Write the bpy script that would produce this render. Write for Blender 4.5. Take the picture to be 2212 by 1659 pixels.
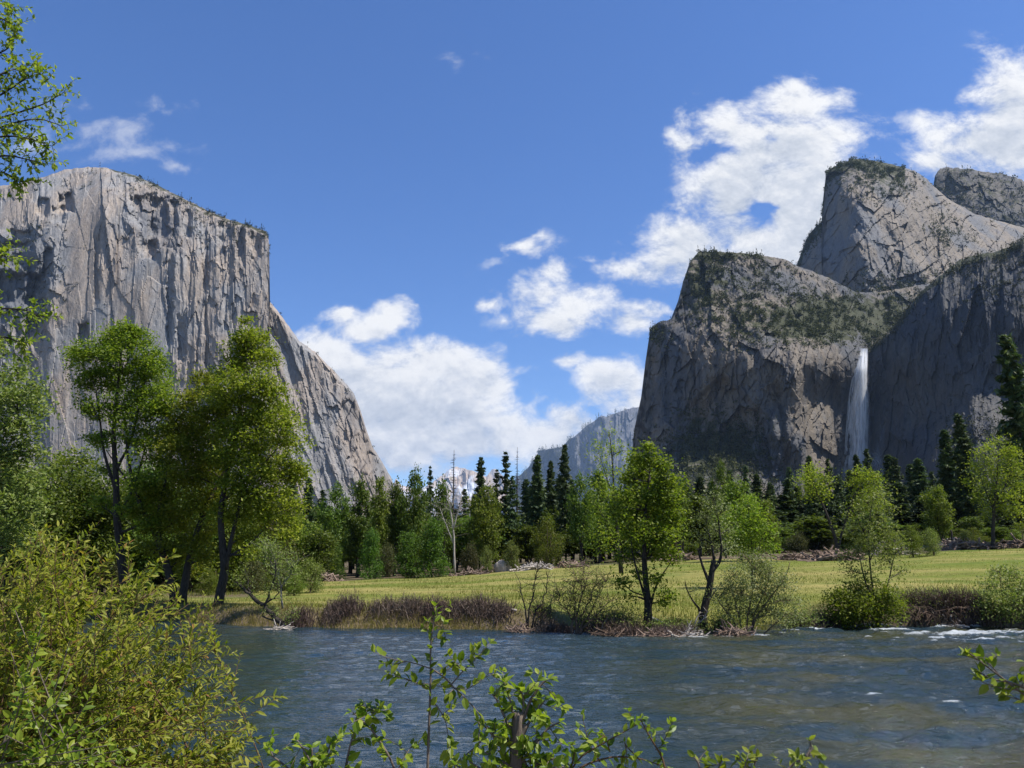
import bpy, math, random
import numpy as np
from math import radians as R

for _o in list(bpy.data.objects):
    bpy.data.objects.remove(_o)
S = bpy.context.scene
COL = S.collection

# ------------------------------------------------------------------ camera
F_PX, PITCH, CAM_Z = 800.0, math.atan(186.0 / 800.0), 3.0
cam_data = bpy.data.cameras.new("camera")
cam = bpy.data.objects.new("camera", cam_data)
COL.objects.link(cam)
cam.location = (0, 0, CAM_Z)
cam.rotation_euler = (R(90) + PITCH, 0, 0)
cam_data.sensor_width = 36.0
cam_data.lens = 36.0 * F_PX / 1024.0
cam_data.clip_start = 0.05
cam_data.clip_end = 60000
S.camera = cam
CP, SP = math.cos(PITCH), math.sin(PITCH)

def at(px, py, Y):
    """point of the place seen at 1024x768 pixel px,py at forward distance Y (metres)"""
    px = np.asarray(px, float); py = np.asarray(py, float); Y = np.asarray(Y, float)
    xc = (px - 512) / F_PX; yc = -(py - 384) / F_PX
    dy = CP - yc * SP; dz = SP + yc * CP
    k = Y / dy
    return np.stack(np.broadcast_arrays(xc * k, Y, CAM_Z + dz * k), -1)

def to_px(P):
    P = np.asarray(P, float); z = P[:, 2] - CAM_Z
    f = P[:, 1] * CP + z * SP; u = -P[:, 1] * SP + z * CP
    return 512 + F_PX * P[:, 0] / f, 384 - F_PX * u / f

def gnom(px, py):
    p = at(px, py, 1.0)
    return float(p[0]), float(p[2] - CAM_Z)

# ------------------------------------------------------------------ sun, sky and clouds
SUN = np.array([0.50, -0.11, 0.86]); SUN /= np.linalg.norm(SUN)
sun_data = bpy.data.lights.new("sun", 'SUN')
sun_data.energy = 5.0
sun_data.angle = R(0.5)
sun_data.color = (1.0, 0.955, 0.89)
sun = bpy.data.objects.new("sun", sun_data)
COL.objects.link(sun)
from mathutils import Vector
sun.rotation_euler = Vector(SUN).to_track_quat('Z', 'Y').to_euler()
sun.location = (0, 0, 50)

S.view_settings.view_transform = 'Standard'
S.view_settings.look = 'None'
S.view_settings.exposure = 0.62
S.view_settings.gamma = 1.0
S.view_settings.use_curve_mapping = False
S.cycles.max_bounces = 8
S.cycles.diffuse_bounces = 1
S.cycles.transparent_max_bounces = 24
S.cycles.volume_bounces = 0
S.cycles.use_denoising = True
S.cycles.denoiser = 'OPENIMAGEDENOISE'
S.cycles.denoising_input_passes = 'RGB_ALBEDO_NORMAL'
S.cycles.sample_clamp_indirect = 4.0

class NT:
    """small helper to wire nodes"""
    def __init__(s, tree):
        s.t = tree; s.n = tree.nodes; s.l = tree.links
    def new(s, kind, **kw):
        n = s.n.new(kind)
        for k, v in kw.items():
            setattr(n, k, v)
        return n
    def put(s, sock, v):
        if isinstance(v, bpy.types.NodeSocket):
            s.l.new(v, sock)
        elif v is not None:
            sock.default_value = v
    def math(s, op, a, b=None, c=None, clamp=False):
        n = s.new('ShaderNodeMath', operation=op, use_clamp=clamp)
        s.put(n.inputs[0], a); s.put(n.inputs[1], b)
        if c is not None: s.put(n.inputs[2], c)
        return n.outputs[0]
    def vmath(s, op, a, b=None, scale=None):
        n = s.new('ShaderNodeVectorMath', operation=op)
        s.put(n.inputs[0], a)
        if b is not None: s.put(n.inputs[1], b)
        if scale is not None: s.put(n.inputs['Scale'], scale)
        return n.outputs['Value'] if op in ('LENGTH', 'DISTANCE', 'DOT_PRODUCT') else n.outputs['Vector']
    def noise(s, vec, scale, detail=4, rough=0.55, dist=0.0, dim='3D'):
        n = s.new('ShaderNodeTexNoise', noise_dimensions=dim)
        s.put(n.inputs['Vector'], vec); s.put(n.inputs['Scale'], scale)
        s.put(n.inputs['Detail'], detail); s.put(n.inputs['Roughness'], rough); s.put(n.inputs['Distortion'], dist)
        return n.outputs['Fac']
    def ramp(s, fac, stops, interp='LINEAR'):
        n = s.new('ShaderNodeValToRGB'); n.color_ramp.interpolation = interp
        e = n.color_ramp.elements
        while len(e) < len(stops): e.new(0.5)
        for el, (p, c) in zip(e, stops):
            el.position = p; el.color = (*c, 1) if len(c) == 3 else c
        s.put(n.inputs[0], fac)
        return n.outputs[0]
    def mix(s, fac, a, b, blend='MIX'):
        n = s.new('ShaderNodeMix', data_type='RGBA', blend_type=blend)
        s.put(n.inputs[0], fac); s.put(n.inputs[6], a); s.put(n.inputs[7], b)
        return n.outputs[2]
    def smooth(s, v, a, b, lo=0.0, hi=1.0):
        n = s.new('ShaderNodeMapRange', interpolation_type='SMOOTHSTEP')
        s.put(n.inputs[0], v)
        for i, x in enumerate((a, b, lo, hi)): n.inputs[i + 1].default_value = x
        return n.outputs[0]

world = bpy.data.worlds.new("World")
S.world = world
world.use_nodes = True
W = NT(world.node_tree)
W.n.clear()
sky = W.new('ShaderNodeTexSky', sky_type='NISHITA')
sky.sun_disc = False
sky.sun_elevation = math.asin(SUN[2])
sky.sun_rotation = math.atan2(SUN[0], SUN[1])
sky.altitude = 1200
sky.air_density = 1.0
sky.dust_density = 0.4
sky.ozone_density = 3.0
bg_sky = W.new('ShaderNodeBackground')
bg_sky.inputs[1].default_value = 0.088
hsv = W.new('ShaderNodeHueSaturation')
hsv.inputs['Saturation'].default_value = 1.22
hsv.inputs['Hue'].default_value = 0.51
hsv.inputs['Value'].default_value = 1.30
W.l.new(sky.outputs[0], hsv.inputs['Color'])
W.l.new(hsv.outputs[0], bg_sky.inputs[0])
wo = W.new('ShaderNodeOutputWorld'); W.l.new(bg_sky.outputs[0], wo.inputs[0])

# ------------------------------------------------------------------ helpers
def hsh(a, b, seed):
    a = np.asarray(a).astype(np.int64).astype(np.uint32); b = np.asarray(b).astype(np.int64).astype(np.uint32)
    h = a * np.uint32(374761393) + b * np.uint32(668265263) + np.uint32((seed * 2246822519) & 0xffffffff)
    h = (h ^ (h >> np.uint32(13))) * np.uint32(1274126177)
    h = (h ^ (h >> np.uint32(16))) * np.uint32(2246822519)
    h ^= h >> np.uint32(15)
    return h.astype(np.float64) / 4294967295.0
def vnoise(u, v, seed=0):
    iu = np.floor(u); iv = np.floor(v); fu = u - iu; fv = v - iv
    fu = fu * fu * fu * (fu * (fu * 6 - 15) + 10); fv = fv * fv * fv * (fv * (fv * 6 - 15) + 10)
    a = hsh(iu, iv, seed); b = hsh(iu + 1, iv, seed); c = hsh(iu, iv + 1, seed); d = hsh(iu + 1, iv + 1, seed)
    return (a * (1 - fu) + b * fu) * (1 - fv) + (c * (1 - fu) + d * fu) * fv
def fbm(u, v, oct=4, seed=0, gain=0.5):
    s = 0; a = 1; t = 0
    for k in range(oct):
        s = s + a * (vnoise(u * 2 ** k, v * 2 ** k, seed + k * 7) * 2 - 1); t += a; a *= gain
    return s / t
def ridged(u, v, oct=3, seed=0):
    s = 0; a = 1; t = 0
    for k in range(oct):
        s = s + a * (1 - 2 * np.abs(vnoise(u * 2 ** k, v * 2 ** k, seed + k * 11) * 2 - 1)); t += a; a *= 0.5
    return s / t
def worley(u, v, seed=0):
    """returns per-cell randoms r1,r2,r3, offsets to the cell centre and F2-F1"""
    iu = np.floor(u); iv = np.floor(v)
    f1 = np.full(u.shape, 9e9); f2 = f1.copy(); cu_ = np.zeros(u.shape); cv_ = cu_.copy(); ou = cu_.copy(); ov = cu_.copy()
    for di in (-1, 0, 1):
        for dj in (-1, 0, 1):
            cu = iu + di; cv = iv + dj
            du = u - (cu + hsh(cu, cv, seed)); dv = v - (cv + hsh(cu, cv, seed + 1))
            d = du * du + dv * dv
            m = d < f1
            f2 = np.where(m, f1, np.minimum(f2, d)); f1 = np.where(m, d, f1)
            cu_ = np.where(m, cu, cu_); cv_ = np.where(m, cv, cv_); ou = np.where(m, du, ou); ov = np.where(m, dv, ov)
    return hsh(cu_, cv_, seed + 2), hsh(cu_, cv_, seed + 3), hsh(cu_, cv_, seed + 4), ou, ov, np.sqrt(f2) - np.sqrt(f1)
def sstep(x, a, b):
    t = np.clip((x - a) / (b - a), 0, 1); return t * t * (3 - 2 * t)

def new_mesh(name, V, polys, smooth=False):
    """V (n,3); polys: list of integer arrays (m,k)"""
    me = bpy.data.meshes.new(name)
    V = np.ascontiguousarray(V, dtype=np.float32)
    me.vertices.add(len(V)); me.vertices.foreach_set('co', V.ravel())
    polys = [np.asarray(p, dtype=np.int32) for p in polys if len(p)]
    nl = sum(p.size for p in polys); nf = sum(len(p) for p in polys)
    me.loops.add(nl); me.polygons.add(nf)
    me.loops.foreach_set('vertex_index', np.concatenate([p.ravel() for p in polys]))
    tot = np.concatenate([np.full(len(p), p.shape[1], dtype=np.int32) for p in polys])
    start = np.concatenate([[0], np.cumsum(tot)[:-1]]).astype(np.int32)
    me.polygons.foreach_set('loop_start', start); me.polygons.foreach_set('loop_total', tot)
    me.polygons.foreach_set('use_smooth', np.full(nf, bool(smooth)))
    me.update(calc_edges=True)
    return me
def add_color(me, name, rgb):
    at_ = me.color_attributes.new(name, 'FLOAT_COLOR', 'POINT')
    c = np.ones((len(rgb), 4), dtype=np.float32); c[:, :3] = rgb
    at_.data.foreach_set('color', c.ravel())

class Geo:
    def __init__(s): s.V = []; s.P = {}; s.n = 0
    def add(s, V, *polys):
        V = np.asarray(V, float).reshape(-1, 3)
        for p in polys:
            p = np.asarray(p, dtype=np.int64)
            if p.size: s.P.setdefault(p.shape[1], []).append(p + s.n)
        s.V.append(V); s.n += len(V)
    def tube(s, pts, rad, sides=6, cap=True, wob=0.0, rng=None):
        pts = np.asarray(pts, float); n = len(pts); rad = np.broadcast_to(np.asarray(rad, float), (n,))
        T = np.gradient(pts, axis=0); T /= np.linalg.norm(T, axis=1)[:, None] + 1e-9
        ref = np.array([0, 0, 1.0]) if abs(T[:, 2].mean()) < 0.8 else np.array([1.0, 0, 0])
        A = np.cross(T, ref); A /= np.linalg.norm(A, axis=1)[:, None] + 1e-9; B = np.cross(T, A)
        a = np.linspace(0, 2 * np.pi, sides, endpoint=False)
        r = rad[:, None] * np.ones(sides)[None]
        if wob and rng is not None: r = r * (1 + wob * rng.uniform(-1, 1, r.shape))
        V = pts[:, None] + (np.cos(a)[None, :, None] * A[:, None] + np.sin(a)[None, :, None] * B[:, None]) * r[..., None]
        i = np.arange(n - 1)[:, None] * sides; j = np.arange(sides)[None]; k = (np.arange(sides) + 1) % sides
        q = np.stack([i + j, i + k[None], i + sides + k[None], i + sides + j], -1).reshape(-1, 4)
        s.add(V, q)
        if cap:
            s.P.setdefault(sides, []).append((np.arange(sides)[::-1] + s.n - n * sides)[None])
            s.P.setdefault(sides, []).append((np.arange(sides) + s.n - sides)[None])
    def mesh(s, name, smooth=False, off=None):
        V = np.concatenate(s.V)
        if off is not None: V = V - np.asarray(off)
        return new_mesh(name, V, [np.concatenate(p) for p in s.P.values()], smooth)

def tag(o, label=None, cat=None, group=None, kind=None):
    if label: o['label'] = label
    if cat: o['category'] = cat
    if group: o['group'] = group
    if kind: o['kind'] = kind
    return o
def thing(name, loc, label, cat, group=None):
    o = bpy.data.objects.new(name, None); COL.objects.link(o)
    o.location = tuple(float(x) for x in loc); o.empty_display_size = 0.2
    return tag(o, label, cat, group)
def link(name, me, mat, parent=None):
    o = bpy.data.objects.new(name, me); COL.objects.link(o)
    if mat is not None and len(me.materials) == 0: me.materials.append(mat)
    if parent is not None: o.parent = parent
    return o
def dup(root, loc, rotz=0, scale=(1, 1, 1), label=None, group=None):
    r = root.copy(); COL.objects.link(r)
    r.location = tuple(float(x) for x in loc); r.rotation_euler = (0, 0, rotz); r.scale = scale
    if label: r['label'] = label
    if group: r['group'] = group
    for ch in root.children:
        c = ch.copy(); COL.objects.link(c); c.parent = r
    return r

def material(name):
    m = bpy.data.materials.new(name); m.use_nodes = True
    t = NT(m.node_tree); t.n.clear()
    out = t.new('ShaderNodeOutputMaterial')
    return m, t, out
def principled(t, color, rough=0.8, spec=0.3, normal=None):
    b = t.new('ShaderNodeBsdfPrincipled')
    t.put(b.inputs['Base Color'], color if isinstance(color, bpy.types.NodeSocket) else (*color, 1))
    t.put(b.inputs['Roughness'], rough); t.put(b.inputs['Specular IOR Level'], spec)
    if normal is not None: t.put(b.inputs['Normal'], normal)
    return b
def bump(t, h, strength, dist):
    n = t.new('ShaderNodeBump'); t.put(n.inputs['Height'], h); n.inputs['Strength'].default_value = strength; n.inputs['Distance'].default_value = dist
    return n.outputs[0]

def leaf_mat(name, stops, trans=0.35, rough=0.55, spec=0.18):
    m, t, out = material(name)
    g = t.new('ShaderNodeNewGeometry')
    oi = t.new('ShaderNodeObjectInfo')
    c = t.ramp(g.outputs['Random Per Island'], stops)
    h = t.new('ShaderNodeHueSaturation'); t.put(h.inputs['Color'], c)
    t.put(h.inputs['Value'], t.math('MULTIPLY_ADD', oi.outputs['Random'], 0.5, 0.75))
    t.put(h.inputs['Hue'], t.math('MULTIPLY_ADD', oi.outputs['Random'], 0.03, 0.485))
    b = principled(t, h.outputs[0], rough, spec)
    tr = t.new('ShaderNodeBsdfTranslucent')
    tint = t.mix(1.0, h.outputs[0], (1.35, 1.5, 0.7, 1), 'MULTIPLY')
    t.put(tr.inputs[0], tint)
    mx = t.new('ShaderNodeMixShader'); mx.inputs[0].default_value = trans
    t.l.new(b.outputs[0], mx.inputs[1]); t.l.new(tr.outputs[0], mx.inputs[2]); t.l.new(mx.outputs[0], out.inputs[0])
    return m
def bark_mat(name, c0, c1, scale=14):
    m, t, out = material(name)
    tcn = t.new('ShaderNodeTexCoord')
    mpn = t.new('ShaderNodeMapping'); t.put(mpn.inputs[0], tcn.outputs['Object']); mpn.inputs['Scale'].default_value = (1, 1, 0.25)
    n = t.noise(mpn.outputs[0], scale, 5, 0.65)
    c = t.ramp(n, [(0.3, c0), (0.7, c1)])
    b = principled(t, c, 0.9, 0.15, bump(t, n, 0.6, 0.03))
    t.l.new(b.outputs[0], out.inputs[0])
    return m


# ------------------------------------------------------------------ cloud bearing dome of the sky
CLOUDS = [  # px, py, rx, ry (2212-wide picture of the sky), weight
 (1730,222,80,42,1),(1790,215,55,20,.7),(1590,290,100,50,1),(1480,315,45,30,.8),(1570,245,25,25,.7),(1700,320,150,80,1.1),(1790,300,60,45,1),
 (1600,385,90,60,1.1),(1700,400,120,70,1.1),(1580,450,70,55,1),(1650,520,110,50,1.1),(1740,470,70,80,1.1),(1740,540,60,40,1),
 (1470,530,75,50,1),(1350,595,70,26,.75),(1530,570,90,40,.9),(1430,575,40,30,.7),(1480,455,22,14,.6),
 (2120,310,90,55,1.1),(2190,230,70,90,1),(2190,330,150,60,1.1),(2205,160,45,45,.8),(2150,215,40,60,.6),(1985,262,50,14,.55),(2300,280,150,120,1.2),(2020,345,50,25,.8),(1895,340,22,12,.45),
 (1375,690,45,30,.9),(1400,668,40,18,.8),(1200,600,40,25,.75),(1190,640,60,25,.75),(1075,655,38,16,.7),(1180,695,50,28,.9),(1230,670,70,26,.75),(1290,645,45,16,.7),(1070,572,34,12,.6),(1135,532,45,16,.7),(1190,515,24,14,.6),(1060,700,26,10,.4),(1110,705,26,10,.4),(1280,570,40,8,.35),
 (775,725,55,24,.9),(850,678,42,24,1),(810,705,45,26,.9),(735,700,26,22,.7),(920,790,120,45,1.2),(970,758,50,26,1),(860,830,120,60,1.2),(1010,815,80,40,1.2),(1050,845,80,40,1.2),(940,890,190,85,1.3),(1130,940,130,50,1.1),(990,950,200,38,1.2),(700,760,60,30,1),(745,795,60,40,1),(690,740,40,20,.8),
 (1225,790,32,26,.8),(1290,825,85,38,1.05),(1350,850,55,40,1),(1320,868,50,20,.9),(1230,930,80,35,1),(850,962,55,22,.9),(1090,970,100,24,1),(1200,965,90,28,1),(1200,960,50,20,.8),(910,972,90,18,.9),(780,900,60,60,1),(1090,775,35,8,.35),
 (200,290,70,28,.5),(150,325,50,22,.42),(290,290,60,26,.5),(300,340,55,18,.55),(380,365,34,14,.6),(365,240,24,14,.5),(180,235,50,12,.3),(340,320,50,20,.4),(60,330,60,22,.35),(995,120,26,14,.36)]
HOLES = [(1662,438,26,10,.26),(1640,455,19,14,.32),(1612,470,22,8,.24),(1530,335,40,16,.36),(1640,290,20,10,.3),(1160,750,50,14,.3),(1185,845,45,34,.8),(1140,780,40,20,.4),(1660,440,24,20,.5)]

def build_sky():
    us = np.linspace(-1.5, 1.5, 620); vs = np.linspace(-0.03, 1.3, 300)
    u, v = np.meshgrid(us, vs)
    # warp for torn, billowy outlines
    wu = u + 0.030 * fbm(u * 14, v * 14, 5, 801, 0.6); wv = v + 0.022 * fbm(u * 14 + 9, v * 16 + 4, 5, 802, 0.6)
    def blob(c):
        px, py, rx, ry, w = c
        bu, bv = gnom(px / 2.1602, py / 2.1602)
        u1, _ = gnom((px + rx) / 2.1602, py / 2.1602); _, v1 = gnom(px / 2.1602, (py - ry) / 2.1602)
        l = np.sqrt(((wu - bu) / (u1 - bu)) ** 2 + ((wv - bv) / (v1 - bv)) ** 2)
        return w * (1 - 0.62 * l)
    acc = np.full(u.shape, -3.0)
    for c in CLOUDS:
        b = blob(c); h = np.clip(0.5 + 0.5 * (b - acc) / 0.15, 0, 1)
        acc = acc * (1 - h) + b * h + 0.15 * h * (1 - h)
    strong = np.full(u.shape, -3.0)
    for c in CLOUDS:
        if c[4] >= 0.7: strong = np.maximum(strong, blob(c))
    op = 0.42 + 0.58 * sstep(strong, -0.35, 0.10)
    for c in HOLES: acc = acc - np.maximum(blob(c), 0) * 1.6
    dv = vs[1] - vs[0]; sh = 0
    for q in (0.012, 0.03, 0.055, 0.085):
        k = int(q / dv); s_ = np.roll(np.roll(acc, -k, 0), -int(q * 0.5 / (us[1] - us[0])), 1); s_[-k:] = -3; sh = sh + np.clip(s_, -0.3, 0.9) / 4
    D = np.stack([u, np.ones_like(u), v], -1); D /= np.linalg.norm(D, axis=-1)[..., None]
    V = D * 52000.0 + np.array([0, 0, CAM_Z])
    n = len(us); i = (np.arange(len(vs) - 1)[:, None] * n + np.arange(n - 1)[None]).ravel()
    me = new_mesh('sky', V.reshape(-1, 3), [np.stack([i, i + n, i + n + 1, i + 1], -1)], True)
    a = me.attributes.new('cover', 'FLOAT', 'POINT'); a.data.foreach_set('value', acc.ravel().astype(np.float32))
    a = me.attributes.new('shade', 'FLOAT', 'POINT'); a.data.foreach_set('value', sh.ravel().astype(np.float32))
    a = me.attributes.new('opacity', 'FLOAT', 'POINT'); a.data.foreach_set('value', op.ravel().astype(np.float32))
    m, W, out = material('cloudy_sky')
    g = W.new('ShaderNodeNewGeometry'); sp = W.new('ShaderNodeSeparateXYZ'); W.l.new(g.outputs['Position'], sp.inputs[0])
    cb = W.new('ShaderNodeCombineXYZ'); W.put(cb.inputs[0], W.math('DIVIDE', sp.outputs[0], sp.outputs[1])); W.put(cb.inputs[1], W.math('DIVIDE', sp.outputs[2], sp.outputs[1]))
    P0 = cb.outputs[0]
    at_ = W.new('ShaderNodeAttribute', attribute_name='cover'); acc = at_.outputs['Fac']
    mp = W.new('ShaderNodeMapping'); W.put(mp.inputs[0], P0); mp.inputs['Rotation'].default_value = (0, 0, -0.45); mp.inputs['Scale'].default_value = (1.0, 1.45, 1)
    nz = W.noise(mp.outputs[0], 12.0, 10, 0.66, 0.15, '2D')
    nz_s = W.noise(W.vmath('ADD', mp.outputs[0], (0.008, 0.022, 0)), 12.0, 10, 0.66, 0.15, '2D')
    dens = W.math('ADD', acc, W.math('MULTIPLY_ADD', nz, 1.9, -0.93))
    alpha = W.smooth(dens, 0.02, 0.78)
    opa = W.new('ShaderNodeAttribute', attribute_name='opacity'); alpha = W.math('MULTIPLY', alpha, opa.outputs['Fac'])
    sha = W.new('ShaderNodeAttribute', attribute_name='shade')
    lit = W.math('MULTIPLY_ADD', W.math('SUBTRACT', nz, nz_s), 1.9, 0.98)
    lit = W.math('SUBTRACT', lit, W.smooth(sha.outputs['Fac'], 0.0, 0.75, 0.0, 0.62), clamp=True)
    ccol = W.ramp(lit, [(0.0, (0.55, 0.60, 0.69)), (0.40, (0.72, 0.755, 0.82)), (0.75, (0.93, 0.935, 0.95)), (1.0, (1.0, 1.0, 1.0))])
    em = W.new('ShaderNodeEmission'); W.put(em.inputs[0], ccol); em.inputs[1].default_value = 0.64
    tr = W.new('ShaderNodeBsdfTransparent')
    mx = W.new('ShaderNodeMixShader'); W.put(mx.inputs[0], alpha); W.l.new(tr.outputs[0], mx.inputs[1]); W.l.new(em.outputs[0], mx.inputs[2])
    W.l.new(mx.outputs[0], out.inputs[0])
    m.cycles.emission_sampling = 'NONE'
    tag(link('sky', me, m), 'blue sky with white cumulus clouds', 'sky', kind='structure')
build_sky()

# ------------------------------------------------------------------ mountains
def rock_mat(name, base=(0.34, 0.325, 0.305), tan=(0.40, 0.315, 0.235), dark=(0.10, 0.105, 0.115), dark_amt=0.5, veg=(0.024, 0.030, 0.012), veg_lo=0.55, veg_hi=0.75, snow=0.0, sc=1.0):
    m, t, out = material(name)
    tcn = t.new('ShaderNodeTexCoord'); P = tcn.outputs['Object']
    def mapped(sx, sy, sz, rot=(0, 0, 0)):
        mm = t.new('ShaderNodeMapping'); t.put(mm.inputs[0], P); mm.inputs['Scale'].default_value = (sx * sc, sy * sc, sz * sc); mm.inputs['Rotation'].default_value = rot
        return mm.outputs[0]
    streak = t.noise(mapped(1 / 42, 1 / 90, 1 / 420), 1.0, 6, 0.62, 0.6)
    streak2 = t.noise(mapped(1 / 16, 1 / 50, 1 / 260), 1.0, 5, 0.6, 0.4)
    patch_ = t.noise(mapped(1 / 120, 1 / 120, 1 / 240), 1.0, 4, 0.5)
    fine = t.noise(mapped(1 / 9, 1 / 9, 1 / 16), 1.0, 5, 0.7)
    c = t.mix(t.smooth(patch_, 0.38, 0.58), (*base, 1), (*tan, 1))
    c = t.mix(t.smooth(streak2, 0.45, 0.75, 0.0, 0.45), c, (base[0] * 1.25, base[1] * 1.25, base[2] * 1.25, 1))
    c = t.mix(t.smooth(streak, 0.50, 0.70, 0.0, dark_amt), c, (*dark, 1))
    c = t.mix(1.0, c, t.ramp(fine, [(0.25, (0.70, 0.70, 0.70)), (0.75, (1.22, 1.22, 1.22))]), 'MULTIPLY')
    att = t.new('ShaderNodeAttribute', attribute_name='veg')
    vn = t.noise(mapped(1 / 28, 1 / 28, 1 / 28), 1.0, 5, 0.65)
    vf = t.math('MULTIPLY', att.outputs['Fac'], 1.0)
    vm = t.math('MULTIPLY', t.smooth(t.math('ADD', vn, t.math('MULTIPLY_ADD', vf, 0.42, -0.22)), veg_lo - 0.06, veg_hi - 0.06), t.smooth(vf, 0.03, 0.3))
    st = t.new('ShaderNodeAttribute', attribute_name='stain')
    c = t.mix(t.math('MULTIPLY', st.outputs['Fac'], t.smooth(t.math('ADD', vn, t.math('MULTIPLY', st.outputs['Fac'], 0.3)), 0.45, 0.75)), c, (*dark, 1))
    vc = t.mix(t.noise(mapped(1 / 40, 1 / 40, 1 / 40), 1.0, 3, 0.6), (*veg, 1), (0.055, 0.055, 0.022, 1))
    c = t.mix(vm, c, vc)
    if snow > 0:
        c = t.mix(t.smooth(t.noise(mapped(1 / 60, 1 / 60, 1 / 110), 1.0, 6, 0.65), 0.5 - snow * 0.2, 0.62 - snow * 0.2), c, (0.55, 0.57, 0.60, 1))
    bn = bump(t, t.math('ADD', fine, t.math('MULTIPLY', streak2, 1.2)), 0.55, 5.0 / sc)
    b = principled(t, c, 0.85, 0.2, bn)
    t.l.new(b.outputs[0], out.inputs[0])
    return m

def tps(ctrl):
    c = np.array(ctrl, float); p = c[:, :2] / 100.0; z = c[:, 2]
    def U(r2): return np.where(r2 > 1e-12, 0.5 * r2 * np.log(r2 + 1e-12), 0)
    n = len(c); K = U(((p[:, None] - p[None]) ** 2).sum(-1)) + np.eye(n) * 0.01
    A = np.zeros((n + 3, n + 3)); A[:n, :n] = K; A[:n, n] = 1; A[:n, n + 1:] = p; A[n, :n] = 1; A[n + 1:, :n] = p.T
    w = np.linalg.solve(A, np.concatenate([z, np.zeros(3)]))
    def f(px, py):
        x = px / 100.0; y = py / 100.0; r = w[n] + w[n + 1] * x + w[n + 2] * y
        for i in range(n):
            r = r + w[i] * U((x - p[i, 0]) ** 2 + (y - p[i, 1]) ** 2)
        return r
    return f

PATCH = {}
def patch(key, xs, top, bot, ctrl, disp, rows, veg, back=700.0, jag=1.0, rim=6.0, seed=1):
    """a mountain body: sculpted face, rounded crest and a back slope"""
    xs = np.asarray(xs, float)
    top = np.array(top, float); tp = np.interp(xs, top[:, 0], top[:, 1])
    tp = tp + jag * (fbm(xs * 0.25, xs * 0 + 3.3, 3, seed) * 0.9 + (hsh(np.floor(xs * 0.8), 0 * xs, seed) - 0.5) * 0.6)
    t = np.linspace(0, 1, rows)[:, None]
    px = np.broadcast_to(xs[None], (rows, len(xs))).copy(); py = bot + (tp[None] - bot) * t
    f = tps(ctrl)
    Y = f(px, py) + disp(px, py)
    d = py - tp[None]
    Y = Y + rim * np.clip(1 - d / 5.0, 0, 1) ** 2 * 4
    V = at(px, py, Y)
    vg = veg(px, py)
    crest = V[-1]
    away = crest * np.array([1, 1, 0]); away /= np.linalg.norm(away, axis=1)[:, None]
    b1 = crest + away * 0.10 * back; b1[:, 2] -= 0.012 * back
    b2 = crest + away * 0.5 * back; b2[:, 2] -= 0.10 * back
    b3 = crest + away * back; b3[:, 2] = np.minimum(crest[:, 2] - 0.3 * back, 0)
    V = np.concatenate([V, b1[None], b2[None], b3[None]]); rr = rows + 3
    vg = np.concatenate([vg, np.repeat(vg[-1:], 3, 0)])
    n = len(xs)
    i = (np.arange(rr - 1)[:, None] * n + np.arange(n - 1)[None]).ravel()
    q = np.stack([i, i + 1, i + n + 1, i + n], -1)
    PATCH[key] = dict(px=px, py=py, V=V[:rows], f=f)
    return V.reshape(-1, 3), q, np.clip(vg, 0, 1).ravel()
def mountain(name, parts, mat, label, cat, stain=None):
    Vs, Qs, vs, n = [], [], [], 0
    for V, q, v in parts:
        Vs.append(V); Qs.append(q + n); vs.append(v); n += len(V)
    me = new_mesh(name, np.concatenate(Vs), [np.concatenate(Qs)], smooth=False)
    a = me.attributes.new('veg', 'FLOAT', 'POINT'); a.data.foreach_set('value', np.concatenate(vs).astype(np.float32))
    if stain is not None:
        pts = np.concatenate(Vs); a = me.attributes.new('stain', 'FLOAT', 'POINT'); a.data.foreach_set('value', np.clip(stain(*to_px(pts)), 0, 1).astype(np.float32))
    o = link(name, me, mat)
    return tag(o, label, cat, kind='structure')

def slabs(px, py, sx, sy, amp, tilt, seed):
    wob = fbm(px / sx * 0.9, py / sy * 0.9, 3, seed + 50) * 0.35
    r1, r2, r3, du, dv, e = worley(px / sx + wob, py / sy + wob * 0.6, seed)
    return amp * (r1 - 0.5) * 2 + tilt * ((r2 - 0.5) * du + (r3 - 0.6) * dv) * 2
def bumpf(px, py, cx, cy, rx, ry, p=2.0):
    return np.exp(-(((np.abs(px - cx) / rx) ** p) + ((np.abs(py - cy) / ry) ** p)))

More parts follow.
